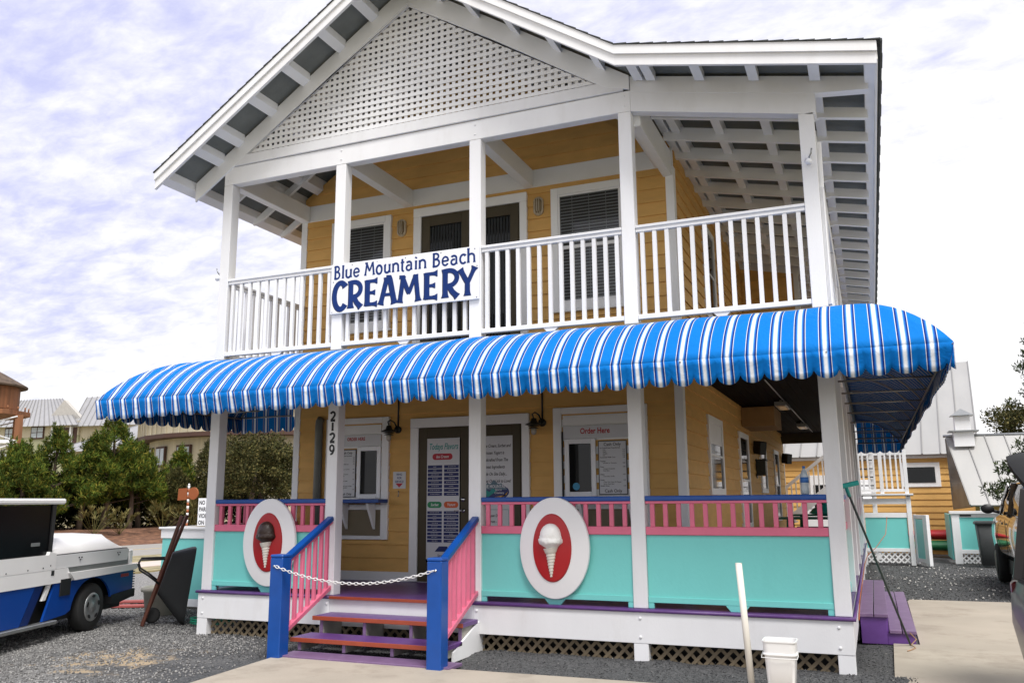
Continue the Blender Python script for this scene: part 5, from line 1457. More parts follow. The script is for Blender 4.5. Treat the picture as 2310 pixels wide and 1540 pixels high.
for s, h, i_ in ((-.95, .14, .02), (-.80, .19, .03), (-.2, .22, .05), (.50, .205, .07), (.68, .14, .09), (.80, .03, .06)):
    hr.append([CP(s, i_, 1.04), CP(s, i_ + .02, 1.04 + h * .45), CP(s, i_ + .16, 1.04 + h), CP(s, CW / 2, 1.05 + h * 1.06), CP(s, CW - i_ - .16, 1.04 + h), CP(s, CW - i_ - .02, 1.04 + h * .45), CP(s, CW - i_, 1.04)])
smooth_angle(ridge_strip('tonneau', hr, CWH, cart), 40)
cbox('seal', -.95, .83, .0, CW, 1.0355, 1.045, BLACK)
cbox('cab_glass', -3.0, -1.0, .03, CW - .03, 1.05, 1.66, mat('tinted_cab_glass', (.003, .003, .004), .25, .1, spec=.12))
cbox('cab_roof', -3.14, -.86, -.04, CW + .04, 1.675, 1.745, CWH, c=.02)
side_panel('cab_pillar', [(-1.06, 1.05), (-1.0, 1.05), (-.98, 1.675), (-1.06, 1.675)], .015, .05, BLACK)
for s, nm in ((.0, 'r'), (-2.45, 'f')):
    for t in (.02, CW - .02):
        c = CP(s, t, .30); wv = []; RR = MATS['black_rubber']
        v, f = lathe_geo([(.12, -.085), (.20, -.09), (.295, -.085), (.315, -.06), (.318, 0), (.315, .06), (.295, .085), (.20, .09), (.12, .085)], (0, 0, 0), 30)
        v = [c + CU * p[0] + Vector((0, 0, p[1])) + CN * p[2] + CN * -.07 * (1 if t < .5 else -1) for p in v]
        w_ = mk('wheel', v, f, RR, cart, True)
        if t < .5:
            v, f = lathe_geo([(.0001, .040), (.05, .036), (.06, .028), (.12, .030), (.165, .038), (.185, .032), (.190, .018), (.19, .0)], (0, 0, 0), 30)
            v = [c + CU * p[0] + Vector((0, 0, p[1])) + CN * (p[2] - .005) for p in v]
            hc = mk('hub_cap', v, f[:], mat('silver_hubcap', (.30, .31, .31), .35, .08, 6, metal=.6), w_, True)
            for k in range(5):
                a = R(72 * k + 90)
                pl_ = [(.142 * math.cos(a) + .036 * math.cos(b) * -math.sin(a) + .020 * math.sin(b) * math.cos(a), .142 * math.sin(a) + .036 * math.cos(b) * math.cos(a) + .020 * math.sin(b) * math.sin(a)) for b in [R(30 * j) for j in range(12)]]
                for dd_, mm_ in ((.042, BLACK),):
                    vs = [c + CU * p[0] + Vector((0, 0, p[1])) + CN * (dd_ - .008) for p in pl_] + [c + CU * p[0] + Vector((0, 0, p[1])) + CN * (dd_ - .002) for p in pl_]
                    mk('hub_vent', vs, [list(range(12))[::-1], list(range(12, 24))] + [[i, (i + 1) % 12, (i + 1) % 12 + 12, i + 12] for i in range(12)], mm_, w_)

for s_, z_ in ((-.42, .98), (-.36, .98), (-.39, .95), (.55, .985), (.61, .985), (.58, .955), (-1.2, .90), (-1.5, .895), (-1.9, .89), (-1.05, .92)):
    cbox('rivet', s_ - .008, s_ + .008, -.018, -.003 if s_ > -1 else -.013, z_ - .008, z_ + .008, BLACK, c=.003)
cbox('filler_cap', -1.02, -.96, -.017, -.011, .795, .855, BLACK, c=.01)
cbox('door_pull', -1.42, -1.25, .022, .031, 1.17, 1.21, METAL, c=.008)
cbox('tail_lamp', 1.061, 1.075, .05, .16, .55, .80, INKR, c=.004)

cbox('front_cowl', -3.12, -3.001, -.01, CW + .01, .42, 1.06, CWH, c=.03)
cbox('front_bumper', -3.2, -3.0, -.01, CW + .01, .26, .415, BLACK, c=.02)
for t_ in (.12, CW - .32): cbox('headlight', -3.135, -3.121, t_, t_ + .2, .72, .84, METAL, c=.01)
# ================================================================ cars at the right
def loft_body(name, secs, xc, m, parent, mirror=True, ang=28):
    rings = []
    for y, half in secs:
        pts = [(xc - a, y, z) for a, z in half] + [(xc + a, y, z) for a, z in half[::-1] if a > .001]
        rings.append(pts)
    return smooth_angle(ridge_strip(name, rings, m, parent), ang)
CARP = mat('dark_car_paint', (.030, .033, .034), .10, .05, 1, spec=.7, coat=1.0)
CGL = mat('car_glass', (.006, .007, .008), .04, .05, 1, spec=.8, coat=.5)
def car(name, label, xc, yf, yr, hw, zb, zbelt, zroof, zhood, ys_w, m=CARP):
    """nose towards +y"""
    t = thing(name, (xc, (yf + yr) / 2, 0), label, 'car')
    L_ = yf - yr
    def low(y, w, zt, b=zb): return (y, [(0.0, b), (w * .88, b), (w * .97, b + .12), (w, b + .42), (w * .985, b + .62 if b + .62 < zt - .06 else zt - .08), (w * .93, zt - .02), (w * .86, zt), (0.0, zt + .02)])
    secs = [low(yr, hw * .80, zbelt - .05, zb + .12), low(yr + .12, hw * .94, zbelt, zb + .02), low(yr + .6, hw, zbelt), low(yr + L_ * .5, hw * 1.01, zbelt), low(yr + L_ * .70, hw, zbelt - .01), low(yr + L_ * .76, hw, zhood), low(yf - .5, hw * .99, zhood - .06), low(yf - .12, hw * .93, zhood - .16), low(yf, hw * .78, zhood - .30, zb + .12)]
    loft_body('body', secs, xc, m, t)
    def gs(y, w0, w1, zt): return (y, [(0, zbelt - .01), (w0, zbelt - .01), (w0 * .5 + w1 * .5 + .02, (zbelt + zt) / 2), (w1, zt - .05), (w1 - .08, zt - .01), (0, zt)])
    gl = loft_body('cabin_glass', [gs(yr + .22, hw * .86, hw * .78, zbelt + .15), gs(yr + .50, hw * .88, hw * .76, zroof - .035), gs(yr + L_ * .55, hw * .90, hw * .76, zroof - .03), gs(yr + L_ * .62, hw * .90, hw * .75, zroof - .07), gs(yr + L_ * .76, hw * .88, hw * .80, zbelt + .06)], xc, CGL, t)
    rr_ = lambda y, w, z: (y, [(0, z - .05), (w, z - .07), (w, z - .045), (w - .07, z), (0, z + .025)])
    loft_body('roof', [rr_(yr + .42, hw * .76, zroof - .02), rr_(yr + .7, hw * .785, zroof), rr_(yr + L_ * .52, hw * .785, zroof), rr_(yr + L_ * .60, hw * .765, zroof - .045)], xc, m, t)
    for s in (-1, 1):
        for (y0, z0, w0, y1, z1, w1) in ((yr + L_ * .76, zbelt - .02, .885, yr + L_ * .60, zroof - .06, .775), (yr + L_ * .44, zbelt - .02, .905, yr + L_ * .43, zroof - .05, .785), (yr + .34, zbelt - .02, .88, yr + .52, zroof - .05, .785)):
            beam('pillar', (xc + s * hw * w0, y0, z0), (xc + s * hw * w1, y1, z1), .035, .09, m, t, c=.01)
        for yy_ in ys_w:
            w = lathe('wheel', [(.05, -.11), (.25, -.115), (.36, -.10), (.39, -.06), (.39, .06), (.36, .10), (.25, .115), (.05, .11)], (xc + s * (hw - .10), yy_, .39), MATS['black_rubber'], t, 28, 'x')
            lathe('rim', [(.0001, 0), (.06, .02), (.20, .0), (.235, .02), (.24, .0)], (xc + s * (hw + .018), yy_, .39), DMETAL, w, 20, 'x')
        mr_ = ridge_strip('mirror', [[(xc + s * (hw + a_), yr + L_ * .70 + b_, zbelt + .09 + c_) for a_, c_ in ell(.13, .0, .12 * k_, .095 * k_, 16)] for b_, k_ in ((-.06, .9), (-.04, 1.0), (.05, .95), (.10, .55))], BLACK, t)
        tube('mirror_arm', [(xc + s * (hw - .08), yr + L_ * .70, zbelt + .02), (xc + s * (hw + .04), yr + L_ * .70, zbelt + .05)], .03, BLACK, mr_, 8)
        for yy_ in (yr + L_ * .44, yr + L_ * .72):
            b0 = MB(); b0.pbox(xc + s * (hw * 1.006) - .004, xc + s * (hw * 1.006) + .004, yy_ - .006, yy_ + .006, zb + .15, zbelt - .1); b0.build('door_gap', BLACK, t)
        box('door_handle', *(sorted((xc + s * hw, xc + s * (hw + .03)))), yr + L_ * .50, yr + L_ * .55, zbelt - .19, zbelt - .15, m, t)
    MB().pbox(xc - hw * .85, xc + hw * .85, yr + .3, yf - .3, .2, zb + .2).build('underbody', BLACK, t)
    return t
car('parked_suv', 'dark glossy sport utility vehicle with a black side mirror parked by the trash can', 11.52, 11.9, 7.0, .97, .50, 1.36, 1.98, 1.32, (8.0, 10.9))
vn = car('parked_minivan', 'dark minivan with its tailgate raised at the right edge', 10.80, -1.7, 3.0, .95, .32, 1.16, 1.80, 1.0, (2.0, -.9)) if False else None
vn = thing('parked_minivan', (10.31, -3.5, 0), 'dark minivan with its tailgate raised at the right edge of the driveway', 'car')
hw = .98; xc = 10.25
def vlow(y, w, zt, b): return (y, [(0, b), (w * .86, b), (w * .95, b + .10), (w, b + .38), (w * .99, b + .6), (w * .95, zt - .03), (w * .90, zt), (0, zt)])
loft_body('body', [vlow(-5.80, hw * .8, .72, .42), vlow(-5.40, hw * .96, .92, .32), vlow(-4.70, hw, 1.02, .28), vlow(-1.90, hw, 1.06, .28), vlow(-1.35, hw * 1.0, 1.06, .29), vlow(-1.12, hw * .99, 1.04, .32), vlow(-1.04, hw * .93, 1.0, .38)], xc, mat('bronze_van_paint', (.040, .036, .033), .30, .05, 1, spec=.35, coat=.25), vn)
VP_ = MATS['bronze_van_paint']
loft_body('cabin_glass', [(y, [(0, 1.03), (w0, 1.03), (w1, zt - .02), (w1 - .1, zt), (0, zt + .01)]) for y, w0, w1, zt in ((-5.1, .80, .78, 1.06), (-4.2, .88, .74, 1.70), (-1.9, .90, .76, 1.74), (-1.30, .90, .77, 1.66))], xc, CGL, vn)
loft_body('roof', [(y, [(0, z - .04), (w, z - .06), (w, z - .03), (w - .07, z), (0, z + .02)]) for y, w, z in ((-4.25, .75, 1.73), (-3.7, .775, 1.79), (-1.8, .785, 1.80), (-1.24, .775, 1.76))], xc, VP_, vn)
for s in (-1, 1):
    for (y0, z0, w0, y1, z1, w1) in ((-5.1, 1.02, .87, -4.22, 1.71, .76), (-3.2, 1.03, .905, -3.15, 1.75, .785), (-1.22, 1.03, .90, -1.30, 1.74, .785)):
        beam('pillar', (xc + s * w0, y0, z0), (xc + s * w1, y1, z1), .04, .10, VP_, vn, c=.01)
    for yy_ in (-2.2, -4.95):
        lathe('wheel', [(.05, -.10), (.24, -.105), (.31, -.09), (.335, -.05), (.335, .05), (.31, .09), (.24, .105), (.05, .10)], (xc + s * (hw - .10), yy_, .335), MATS['black_rubber'], vn, 26, 'x')
    box('tail_light', *(sorted((xc + s * .86, xc + s * .955))), -1.20, -1.07, .72, 1.02, mat('dark_red_lens', (.07, .006, .006), .15, coat=.3), vn, .02)
    tube('gas_strut', [(xc + s * .72, -1.15, 1.3), (xc + s * .72, -.75, 1.92)], .012, BLACK, vn, 6)
MB().pbox(xc - .8, xc + .8, -5.5, -1.3, .18, .5).build('underbody', BLACK, vn)
tg = ridge_strip('tailgate', [[(xc - w, y, z - .07), (xc + w, y, z - .07), (xc + w, y, z - .03), (xc + w - .1, y, z), (xc - w + .1, y, z), (xc - w, y, z - .03)] for y, z, w in ((-1.23, 1.78, .77), (-.9, 1.90, .80), (-.55, 2.0, .80), (-.30, 2.07, .78), (-.2, 2.08, .70))], mat('black_gate_paint', (.010, .010, .010), .6, .05, 1, spec=.2), vn)
smooth_angle(tg, 40)

# ================================================================ buildings
ROOFM = mat('galvanised_roof', (.36, .355, .345), .42, .07, 1.5, .1, 10, metal=.15, dirt=.25, dirtcol=(.40, .37, .33), dscale=3, stretch=(1, .3, .3))
SEAM = mat('roof_seam', (.24, .235, .23), .45, .05, metal=.15)
def metal_roof(name, A, B, C_, D, parent, n, m=ROOFM, th=.05, sm=.03):
    """A-B eave, D-C ridge"""
    A, B, C_, D = map(Vector, (A, B, C_, D))
    nn = (B - A).cross(D - A).normalized()
    if nn.z < 0: nn = -nn
    vs = [A, B, C_, D] + [p - nn * th for p in (A, B, C_, D)]
    r = mk(name, vs, [[0, 1, 2, 3], [7, 6, 5, 4], [0, 4, 5, 1], [1, 5, 6, 2], [2, 6, 7, 3], [3, 7, 4, 0]], m, parent)
    for i in range(n + 1):
        t = i / n
        a = A.lerp(B, t) + nn * sm * .5; b = D.lerp(C_, t) + nn * sm * .5
        beam('roof_seam', a, b, sm * 1.2, sm, SEAM, r, up=nn, c=.002)
    return r
# rear cottage
rc = thing('rear_cottage', (6, 20, 0), 'yellow cottage with ribbed metal roof behind the shop', 'house')
rwall = MB().pbox(3.5, 11.2, 20.05, 20.3, 0, 3.0).build('wall', YEL, rc)
z = .1; k = 0
while z < 2.9:
    pl_ = board_poly(z, 20.05); n = len(pl_)
    vs = [(3.5, y, zz) for y, zz in pl_] + [(11.2, y, zz) for y, zz in pl_]
    mk('siding_board', vs, [list(range(n))[::-1], [n + q for q in range(n)]] + [[i, (i + 1) % n, (i + 1) % n + n, i + n] for i in range(n)], YEL, rwall); z += .19
box('eave_trim', 3.4, 11.25, 19.95, 20.0, 2.87, 2.98, WHITE2, rc)
metal_roof('roof', (3.2, 19.8, 2.98), (11.35, 19.8, 2.98), (11.9, 25.5, 6.55), (3.2, 25.5, 6.55), rc, 16)
w = box('window', 9.18, 10.28, 20.0, 20.04, 2.0, 2.74, WHITE2, rc)
box('pane', 9.32, 10.14, 19.985, 19.9995, 2.13, 2.60, GLASS, w)
dr = box('door', 6.3, 7.4, 19.99, 20.04, .1, 2.4, WHITE2, rc); box('pane', 6.6, 7.1, 19.975, 19.9895, 1.4, 2.1, GLASS, dr)
# low metal roofed annex with cupola
an = thing('metal_roof_annex', (11.8, 17.6, 0), 'low annex with steep ribbed metal roof and white vented cupola', 'annex')
metal_roof('roof', (10.72, 16.9, 1.47), (15.4, 16.9, 1.47), (15.4, 18.6, 3.40), (10.42, 18.6, 3.40), an, 10, sm=.025)
tube('ridge_cap', [(10.35, 18.62, 3.43), (15.4, 18.62, 3.43)], .04, METAL, an, 8)
mk('gable_sheet', [(10.50, 18.6, 3.36), (10.78, 16.95, 1.44), (10.45, 18.9, 1.35), (10.40, 18.7, 3.36), (10.52, 18.62, 3.34), (10.8, 16.97, 1.42), (10.47, 18.92, 1.33), (10.42, 18.72, 3.34)], [[0, 1, 2, 3], [7, 6, 5, 4], [0, 4, 5, 1], [1, 5, 6, 2], [2, 6, 7, 3], [3, 7, 4, 0]], mat('dull_sheet_metal', (.22, .21, .19), .4, .25, 2, metal=.5), an)
MB().pbox(10.9, 15.2, 17.5, 17.6, 0, 1.9).build('wall', YEL, an)
for x in (10.95, 11.45): box('post', x, x + .10, 16.95, 17.03, 1.2, 1.46, WHITE2, an)
cu = box('cupola', 10.60, 11.12, 18.2, 18.7, 3.10, 3.52, WHITE, an)
box('cupola_ledge', 10.48, 11.25, 18.1, 18.8, 3.521, 3.56, METAL, cu)
box('cupola_top', 10.66, 11.06, 18.25, 18.65, 3.561, 3.98, WHITE, cu)
mk('cupola_roof', [(10.56, 18.15, 3.985), (11.16, 18.15, 3.985), (11.16, 18.75, 3.985), (10.56, 18.75, 3.985), (10.86, 18.45, 4.2)], [[0, 3, 2, 1], [0, 1, 4], [1, 2, 4], [2, 3, 4], [3, 0, 4]], METAL, cu)
# rear landing with white railing and aqua panel
la = thing('rear_landing', (8.6, 15.1, 0), 'white raised landing with balusters above an aqua panel and white lattice', 'landing')
for x in (7.98, 9.10): box('post', x, x + .11, 15.0, 15.11, 0, 1.72, WHITE, la)
for x in (7.98, 8.52, 9.10): box('rail_post', x, x + .09, 15.0, 15.09, 1.785, 2.93, WHITE, la)
box('deck_edge', 7.9, 9.28, 14.95, 15.12, 1.721, 1.784, WHITE, la)
box('deck_flashing', 7.9, 9.28, 14.93, 14.949, 1.72, 1.745, BLACK, la)
box('top_rail', 7.9, 9.2, 14.99, 15.10, 2.931, 3.0, WHITE, la); box('bottom_rail', 8.0, 9.15, 15.01, 15.07, 1.83, 1.90, WHITE, la)
for x in (8.12, 8.25, 8.38, 8.66, 8.79, 8.92, 9.03): box('baluster', x, x + .045, 15.015, 15.06, 1.901, 2.93, WHITE, la)
box('beam', 8.09, 9.10, 15.02, 15.10, 1.52, 1.66, WHITE, la)
box('panel', 8.10, 9.09, 15.04, 15.07, .42, 1.18, TEAL, la); box('panel_rail', 8.095, 9.095, 15.02, 15.10, 1.181, 1.30, WHITE, la); box('panel_rail', 8.095, 9.095, 15.02, 15.10, .33, .419, WHITE, la)
def lattice_into(par, x0, x1, z0, z1, y, m, pitch=.14):
    for sgn in (1, -1):
        t = x0 - (z1 - z0)
        while t < x1:
            a, b = (t, z0), (t + (z1 - z0), z1)
            if sgn < 0: a, b = (t, z1), (t + (z1 - z0), z0)
            k0 = max(0, (x0 - a[0]) / (b[0] - a[0])); k1 = min(1, (x1 - a[0]) / (b[0] - a[0]))
            if k1 - k0 > .15:
                p = (a[0] + (b[0] - a[0]) * k0, y + (0 if sgn > 0 else .009), a[1] + (b[1] - a[1]) * k0); q = (a[0] + (b[0] - a[0]) * k1, p[1], a[1] + (b[1] - a[1]) * k1)
                beam('lattice_slat', p, q, .008, .035, m, par, c=.001)
            t += pitch
lattice_into(la, 8.10, 9.09, .06, .329, 15.05, WHITE)
gt = thing('aqua_gate', (9.4, 15, 0), 'white framed aqua gate standing ajar beside the rear landing', 'gate')
def gframe(x0, y0, x1, y1, parent):
    A = Vector((x0, y0, 0)); B = Vector((x1, y1, 0)); d = (B - A).normalized()
    beam('gate_panel', A + Vector((0, 0, .65)) + d * .08, B + Vector((0, 0, .65)) - d * .08, .03, .98, TEAL, parent)
    beam('stile', A + Vector((0, 0, .02)), A + Vector((0, 0, 1.25)), .05, .10, WHITE, parent, up=(d.x, d.y, 0)); beam('stile', B + Vector((0, 0, .02)), B + Vector((0, 0, 1.25)), .08, .26, WHITE, parent, up=(d.x, d.y, 0))
    beam('gate_rail', A + Vector((0, 0, 1.20)), B + Vector((0, 0, 1.20)), .045, .09, WHITE, parent); beam('gate_rail', A + Vector((0, 0, .12)), B + Vector((0, 0, .12)), .045, .09, WHITE, parent)
gframe(9.28, 15.5, 9.50, 14.75, gt)
# bin enclosure
be_ = thing('bin_enclosure', (10.8, 16, 0), 'white framed aqua enclosure panel with lattice foot beside the trash can', 'enclosure')
box('corner_post', 10.16, 10.34, 15.9, 16.02, 0, 1.26, WHITE, be_); box('top_rail', 10.12, 11.9, 15.86, 16.05, 1.261, 1.33, WHITE, be_); box('rail', 10.341, 11.9, 15.92, 15.99, 1.17, 1.26, WHITE, be_)
box('panel', 10.341, 11.9, 15.94, 15.97, .36, 1.169, TEAL, be_); box('rail', 10.341, 11.9, 15.92, 15.99, .26, .359, WHITE, be_)
lattice_into(be_, 10.345, 11.3, .02, .259, 15.95, WHITE, .13)
box('side_panel', 10.12, 10.159, 16.03, 17.6, .1, 1.25, TEAL, be_)
box('name_plate', 10.36, 10.62, 15.905, 15.9195, 1.195, 1.24, BLACK, be_)
tc_ = thing('trash_can', (10.9, 15.0, 0), 'dark grey wheeled trash can between the aqua enclosure and the vehicle', 'trash can')
DG = mat('dark_grey_bin', (.05, .055, .055), .5, .1, 5)
ridge_strip('bin', [[(10.86 + a, 15.1 + b, z) for a, b in rrect(-w, w, -w, w, .05, 4)] for z, w in ((.04, .18), (.5, .21), (1.02, .24))], DG, tc_)
ridge_strip('lid', [[(10.86 + a, 15.1 + b, z) for a, b in rrect(-w, w, -w, w, .06, 4)] for z, w in ((1.021, .27), (1.06, .275), (1.10, .24))], DG, tc_)
for nm, col_, z, y, lab in (('red_kayak', (.50, .012, .02), .62, 18.9, 'red kayak lying on top of the green one behind the gate'), ('green_kayak', (.02, .16, .06), .32, 18.7, 'green kayak lying on the ground below the red one')):
    m_k = mat(nm + '_hull', col_, .35)
    o = ridge_strip(nm, [[(x, y + a * s, z + b * s) for a, b in ell(0, 0, .30, .15, 14)] for x, s in ((8.6, .08), (9.0, .5), (9.6, .9), (10.3, 1), (11.2, .9), (11.9, .45), (12.2, .08))], m_k, None)
    tag(o, lab, 'kayak')
for x in (9.2, 11.2): box('kayak_block', x, x + .1, 18.4, 19.2, .0, .17, LATT)
for o in bpy.data.objects:
    if o.name.startswith('kayak_block'): tag(o, ('left wooden block under the kayaks' if o.name == 'kayak_block' else 'right wooden block under the kayaks'), 'block', 'blocks under the kayaks')
# white stair seen through the side porch
wsn = thing('rear_stair', (6, 17.5, 0), 'white wooden stair with slanting balustrade seen through the side porch', 'stair')
for k in range(9): box('tread', 5.2 + k * .24, 5.5 + k * .24, 17.0, 18.0, .42 + k * .19, .45 + k * .19, WHITE, wsn); 
beam('hand_rail', (5.2, 17.0, 1.35), (7.35, 17.0, 3.05), .06, .09, WHITE, wsn); beam('stringer', (5.2, 17.0, .38), (7.35, 17.0, 2.08), .05, .22, WHITE, wsn)
for k in range(17):
    x = 5.28 + k * .127; z0 = .49 + k * .1005
    box('baluster', x - .018, x + .018, 16.98, 17.02, z0, z0 + .85, WHITE, wsn, .002)
lv = thing('louvred_screen', (7.2, 17, 0), 'white two storey stair landing with dark railing cables behind the side porch', 'landing')
for x in (7.15, 7.72, 8.3): box('post', x, x + .12, 17.05, 17.17, 0, 4.0, WHITE, lv)
for k in range(7): tube('cable', [(7.15, 17.0, 1.55 + k * .235), (8.4, 17.0, 1.55 + k * .235)], .018, BLACK, lv, 6)
box('landing', 7.0, 8.5, 17.2, 18.6, 1.5, 1.6, WHITE, lv)
box('back_board', 7.3, 8.4, 18.0, 18.05, 1.6, 2.2, WHITE, lv)

# ================================================================ distant buildings on the left
CRM = mat('cream_board_siding', (.56, .50, .36), .7, .08, 1.2, stretch=(3, 3, .2)); GRN = mat('sage_siding', (.36, .36, .22), .7, .08, 1)
BRN = mat('brown_trim', (.075, .035, .025), .7); WPN = mat('pale_window', (.42, .47, .50), .2)
TIMB = mat('brown_tower_timber', (.21, .085, .035), .75, .35, 1.2, .3, 8, stretch=(3, 3, .15))
def bwin(par, x0, x1, z0, z1, y, mull=True):
    w = box('window', x0, x1, y - .08, y, z0, z1, BRN, par)
    xm = (x0 + x1) / 2
    for a, b in ((x0 + .12, xm - .06), (xm + .06, x1 - .12)):
        for c_, d_ in ((z0 + .12, (z0 + z1) / 2 - .03), ((z0 + z1) / 2 + .03, z1 - .12)): box('pane', a, b, y - .10, y - .081, c_, d_, WPN, w)
ha = thing('cream_apartment_building', (-67, 50, 0), 'cream and sage building with hipped metal roof behind the water tower', 'building')
MB().pbox(-78, -61.5, 50, 58, 8.15, 9.5).build('upper_wall', CRM, ha); MB().pbox(-78, -61.5, 50.02, 58, 0, 8.14).build('lower_wall', GRN, ha)
metal_roof('roof', (-79, 49.3, 9.35), (-60.8, 49.3, 9.05), (-67.7, 53, 12.3), (-78, 53, 12.5), ha, 24, sm=.06)
bwin(ha, -67.9, -66.1, 7.95, 9.2, 49.98); bwin(ha, -71.6, -70.4, 7.95, 9.2, 49.98); bwin(ha, -72, -70.6, 5.4, 6.8, 49.98)
box('porch_shade_panel', -64.8, -61.7, 49.95, 50.1, 6.5, 8.9, BRN, ha)  # flat dark panel on the wall, shade of a recessed porch put into its colour
for x in (-64.9, -62.4): box('porch_post', x, x + .22, 49.7, 49.94, 5.5, 9.0, WHITE2, ha)
hb = thing('gabled_metal_roof_building', (-56, 52, 0), 'grey gabled building with long ribbed metal roof left of the awning', 'building')
MB().prism([(-67.3, 9.2), (-61.2, 9.2), (-64.5, 11.75)], 50.6, 51.0).build('gable_wall', mat('pale_grey_stucco', (.45, .43, .40), .8), hb)
metal_roof('roof', (-61.8, 49.4, 8.95), (-44, 49.4, 8.6), (-48, 54, 12.3), (-65.4, 54, 12.4), hb, 24, sm=.06)
MB().pbox(-61.5, -45, 50.2, 58, 0, 9.0).build('wall', CRM, hb)
hc_ = thing('round_drum_building', (-35, 48, 0), 'round cream board sided building with conical metal roof beyond the trees', 'building')
def poly_ring(r, z, n=28): return [(-35 + r * math.cos(2 * math.pi * i / n), 50 + r * math.sin(2 * math.pi * i / n), z) for i in range(n)]
ridge_strip('upper_drum', [poly_ring(13.0, 6.55), poly_ring(13.0, 8.35)], CRM, hc_, False); ridge_strip('lower_wall', [poly_ring(12.2, 0), poly_ring(12.2, 6.3)], CRM, hc_, False)
ridge_strip('eave_band', [poly_ring(13.2, 6.25), poly_ring(13.2, 6.54)], BRN, hc_, False); ridge_strip('roof', [poly_ring(13.6, 8.3), poly_ring(13.6, 8.42), poly_ring(2, 13)], ROOFM, hc_, False)
for i in range(56):
    a = math.pi + math.pi * i / 56
    mk('board_batten', *beam_geo((-35 + 13.03 * math.cos(a), 50 + 13.03 * math.sin(a), 6.56), (-35 + 13.03 * math.cos(a), 50 + 13.03 * math.sin(a), 8.29), .06, .06), CRM, hc_)
    mk('roof_seam', *beam_geo((-35 + 13.6 * math.cos(a), 50 + 13.6 * math.sin(a), 8.44), (-35 + 3 * math.cos(a), 50 + 3 * math.sin(a), 12.65), .07, .07), SEAM, hc_)
for a in (200, 212, 224, 236, 248, 262, 276):
    c = Vector((-35 + 12.25 * math.cos(R(a)), 50 + 12.25 * math.sin(R(a)), 0)); d = Vector((-math.sin(R(a)), math.cos(R(a)), 0)); o_ = Vector((math.cos(R(a)), math.sin(R(a)), 0))
    w = mk('window', *beam_geo(c - d * .75 + Vector((0, 0, 5.0)), c + d * .75 + Vector((0, 0, 5.0)), .14, 1.5), BRN, hc_)
    for s in (-.36, .36): mk('pane', *beam_geo(c + o_ * .08 + d * (s - .28) + Vector((0, 0, 5.0)), c + o_ * .08 + d * (s + .28) + Vector((0, 0, 5.0)), .03, 1.2), WPN, w)
hd_ = thing('low_roofed_wing', (-48, 44, 0), 'low wing with wide plain metal roof in front of the drum building', 'building')
metal_roof('roof', (-57, 43, 6.0), (-41, 41, 5.9), (-44, 48, 9.6), (-49, 49, 9.4), hd_, 12, sm=.05)
MB().pbox(-56, -46, 44, 50, 0, 6.2).build('wall', CRM, hd_)
wt = thing('water_tower', (-45.9, 31, 0), 'brown timber water tower with shingled cone roof at the left edge', 'water tower')
tx, ty = -45.0, 28.0
for i in range(26):
    a = 2 * math.pi * i / 26
    beam('stave', (tx + 2.42 * math.cos(a), ty + 2.42 * math.sin(a), 7.72), (tx + 2.42 * math.cos(a), ty + 2.42 * math.sin(a), 9.32), .10, .60, TIMB, wt, up=(-math.sin(a), math.cos(a), 0), c=.01)
lathe('tank_core', [(2.35, 7.72), (2.35, 9.3)], (tx, ty, 0), BRN, wt, 26, smooth=False)
lathe('cone_roof', [(2.9, 9.18), (2.92, 9.28), (1.5, 10.1), (.1, 10.85), (.03, 11.6), (.0001, 11.61)], (tx, ty, 0), mat('brown_shingle_roof', (.10, .07, .05), .9, .4, 3, .8, 14), wt, 26, smooth=False)
lathe('platform', [(3.15, 7.30), (3.2, 7.32), (3.2, 7.60), (3.15, 7.62), (.1, 7.62)], (tx, ty, 0), TIMB, wt, 8, smooth=False)
for i in range(24):
    a = 2 * math.pi * i / 24
    tube('rail_spindle', [(tx + 3.08 * math.cos(a), ty + 3.08 * math.sin(a), 7.62), (tx + 3.08 * math.cos(a), ty + 3.08 * math.sin(a), 7.86)], .05, TIMB, wt, 5)
er_ = Vector((.58, .81, 0)); ev_ = Vector((-.81, .58, 0)); tc0 = Vector((tx, ty, 0))
def TPt(a, b, z): return tc0 + er_ * a + ev_ * b + Vector((0, 0, z))
for sy_ in (-1, 1):
    for sx_ in (-1, 1): beam('post', TPt(sx_ * 2.62, sy_ * 2.1, 0), TPt(sx_ * 2.5, sy_ * 2.0, 7.3), .45, .45, TIMB, wt, up=er_)
    for z0, z1 in ((5.65, 7.2), (3.6, 5.5)):
        tube('brace', [TPt(-2.4, sy_ * 2.25, z0), TPt(2.4, sy_ * 2.25, z1)], .045, WHITE, wt, 5); tube('brace', [TPt(2.4, sy_ * 2.25, z0), TPt(-2.4, sy_ * 2.25, z1)], .045, WHITE, wt, 5)
    beam('girt', TPt(-2.5, sy_ * 2.3, 5.58), TPt(2.5, sy_ * 2.3, 5.58), .14, .22, WHITE, wt)

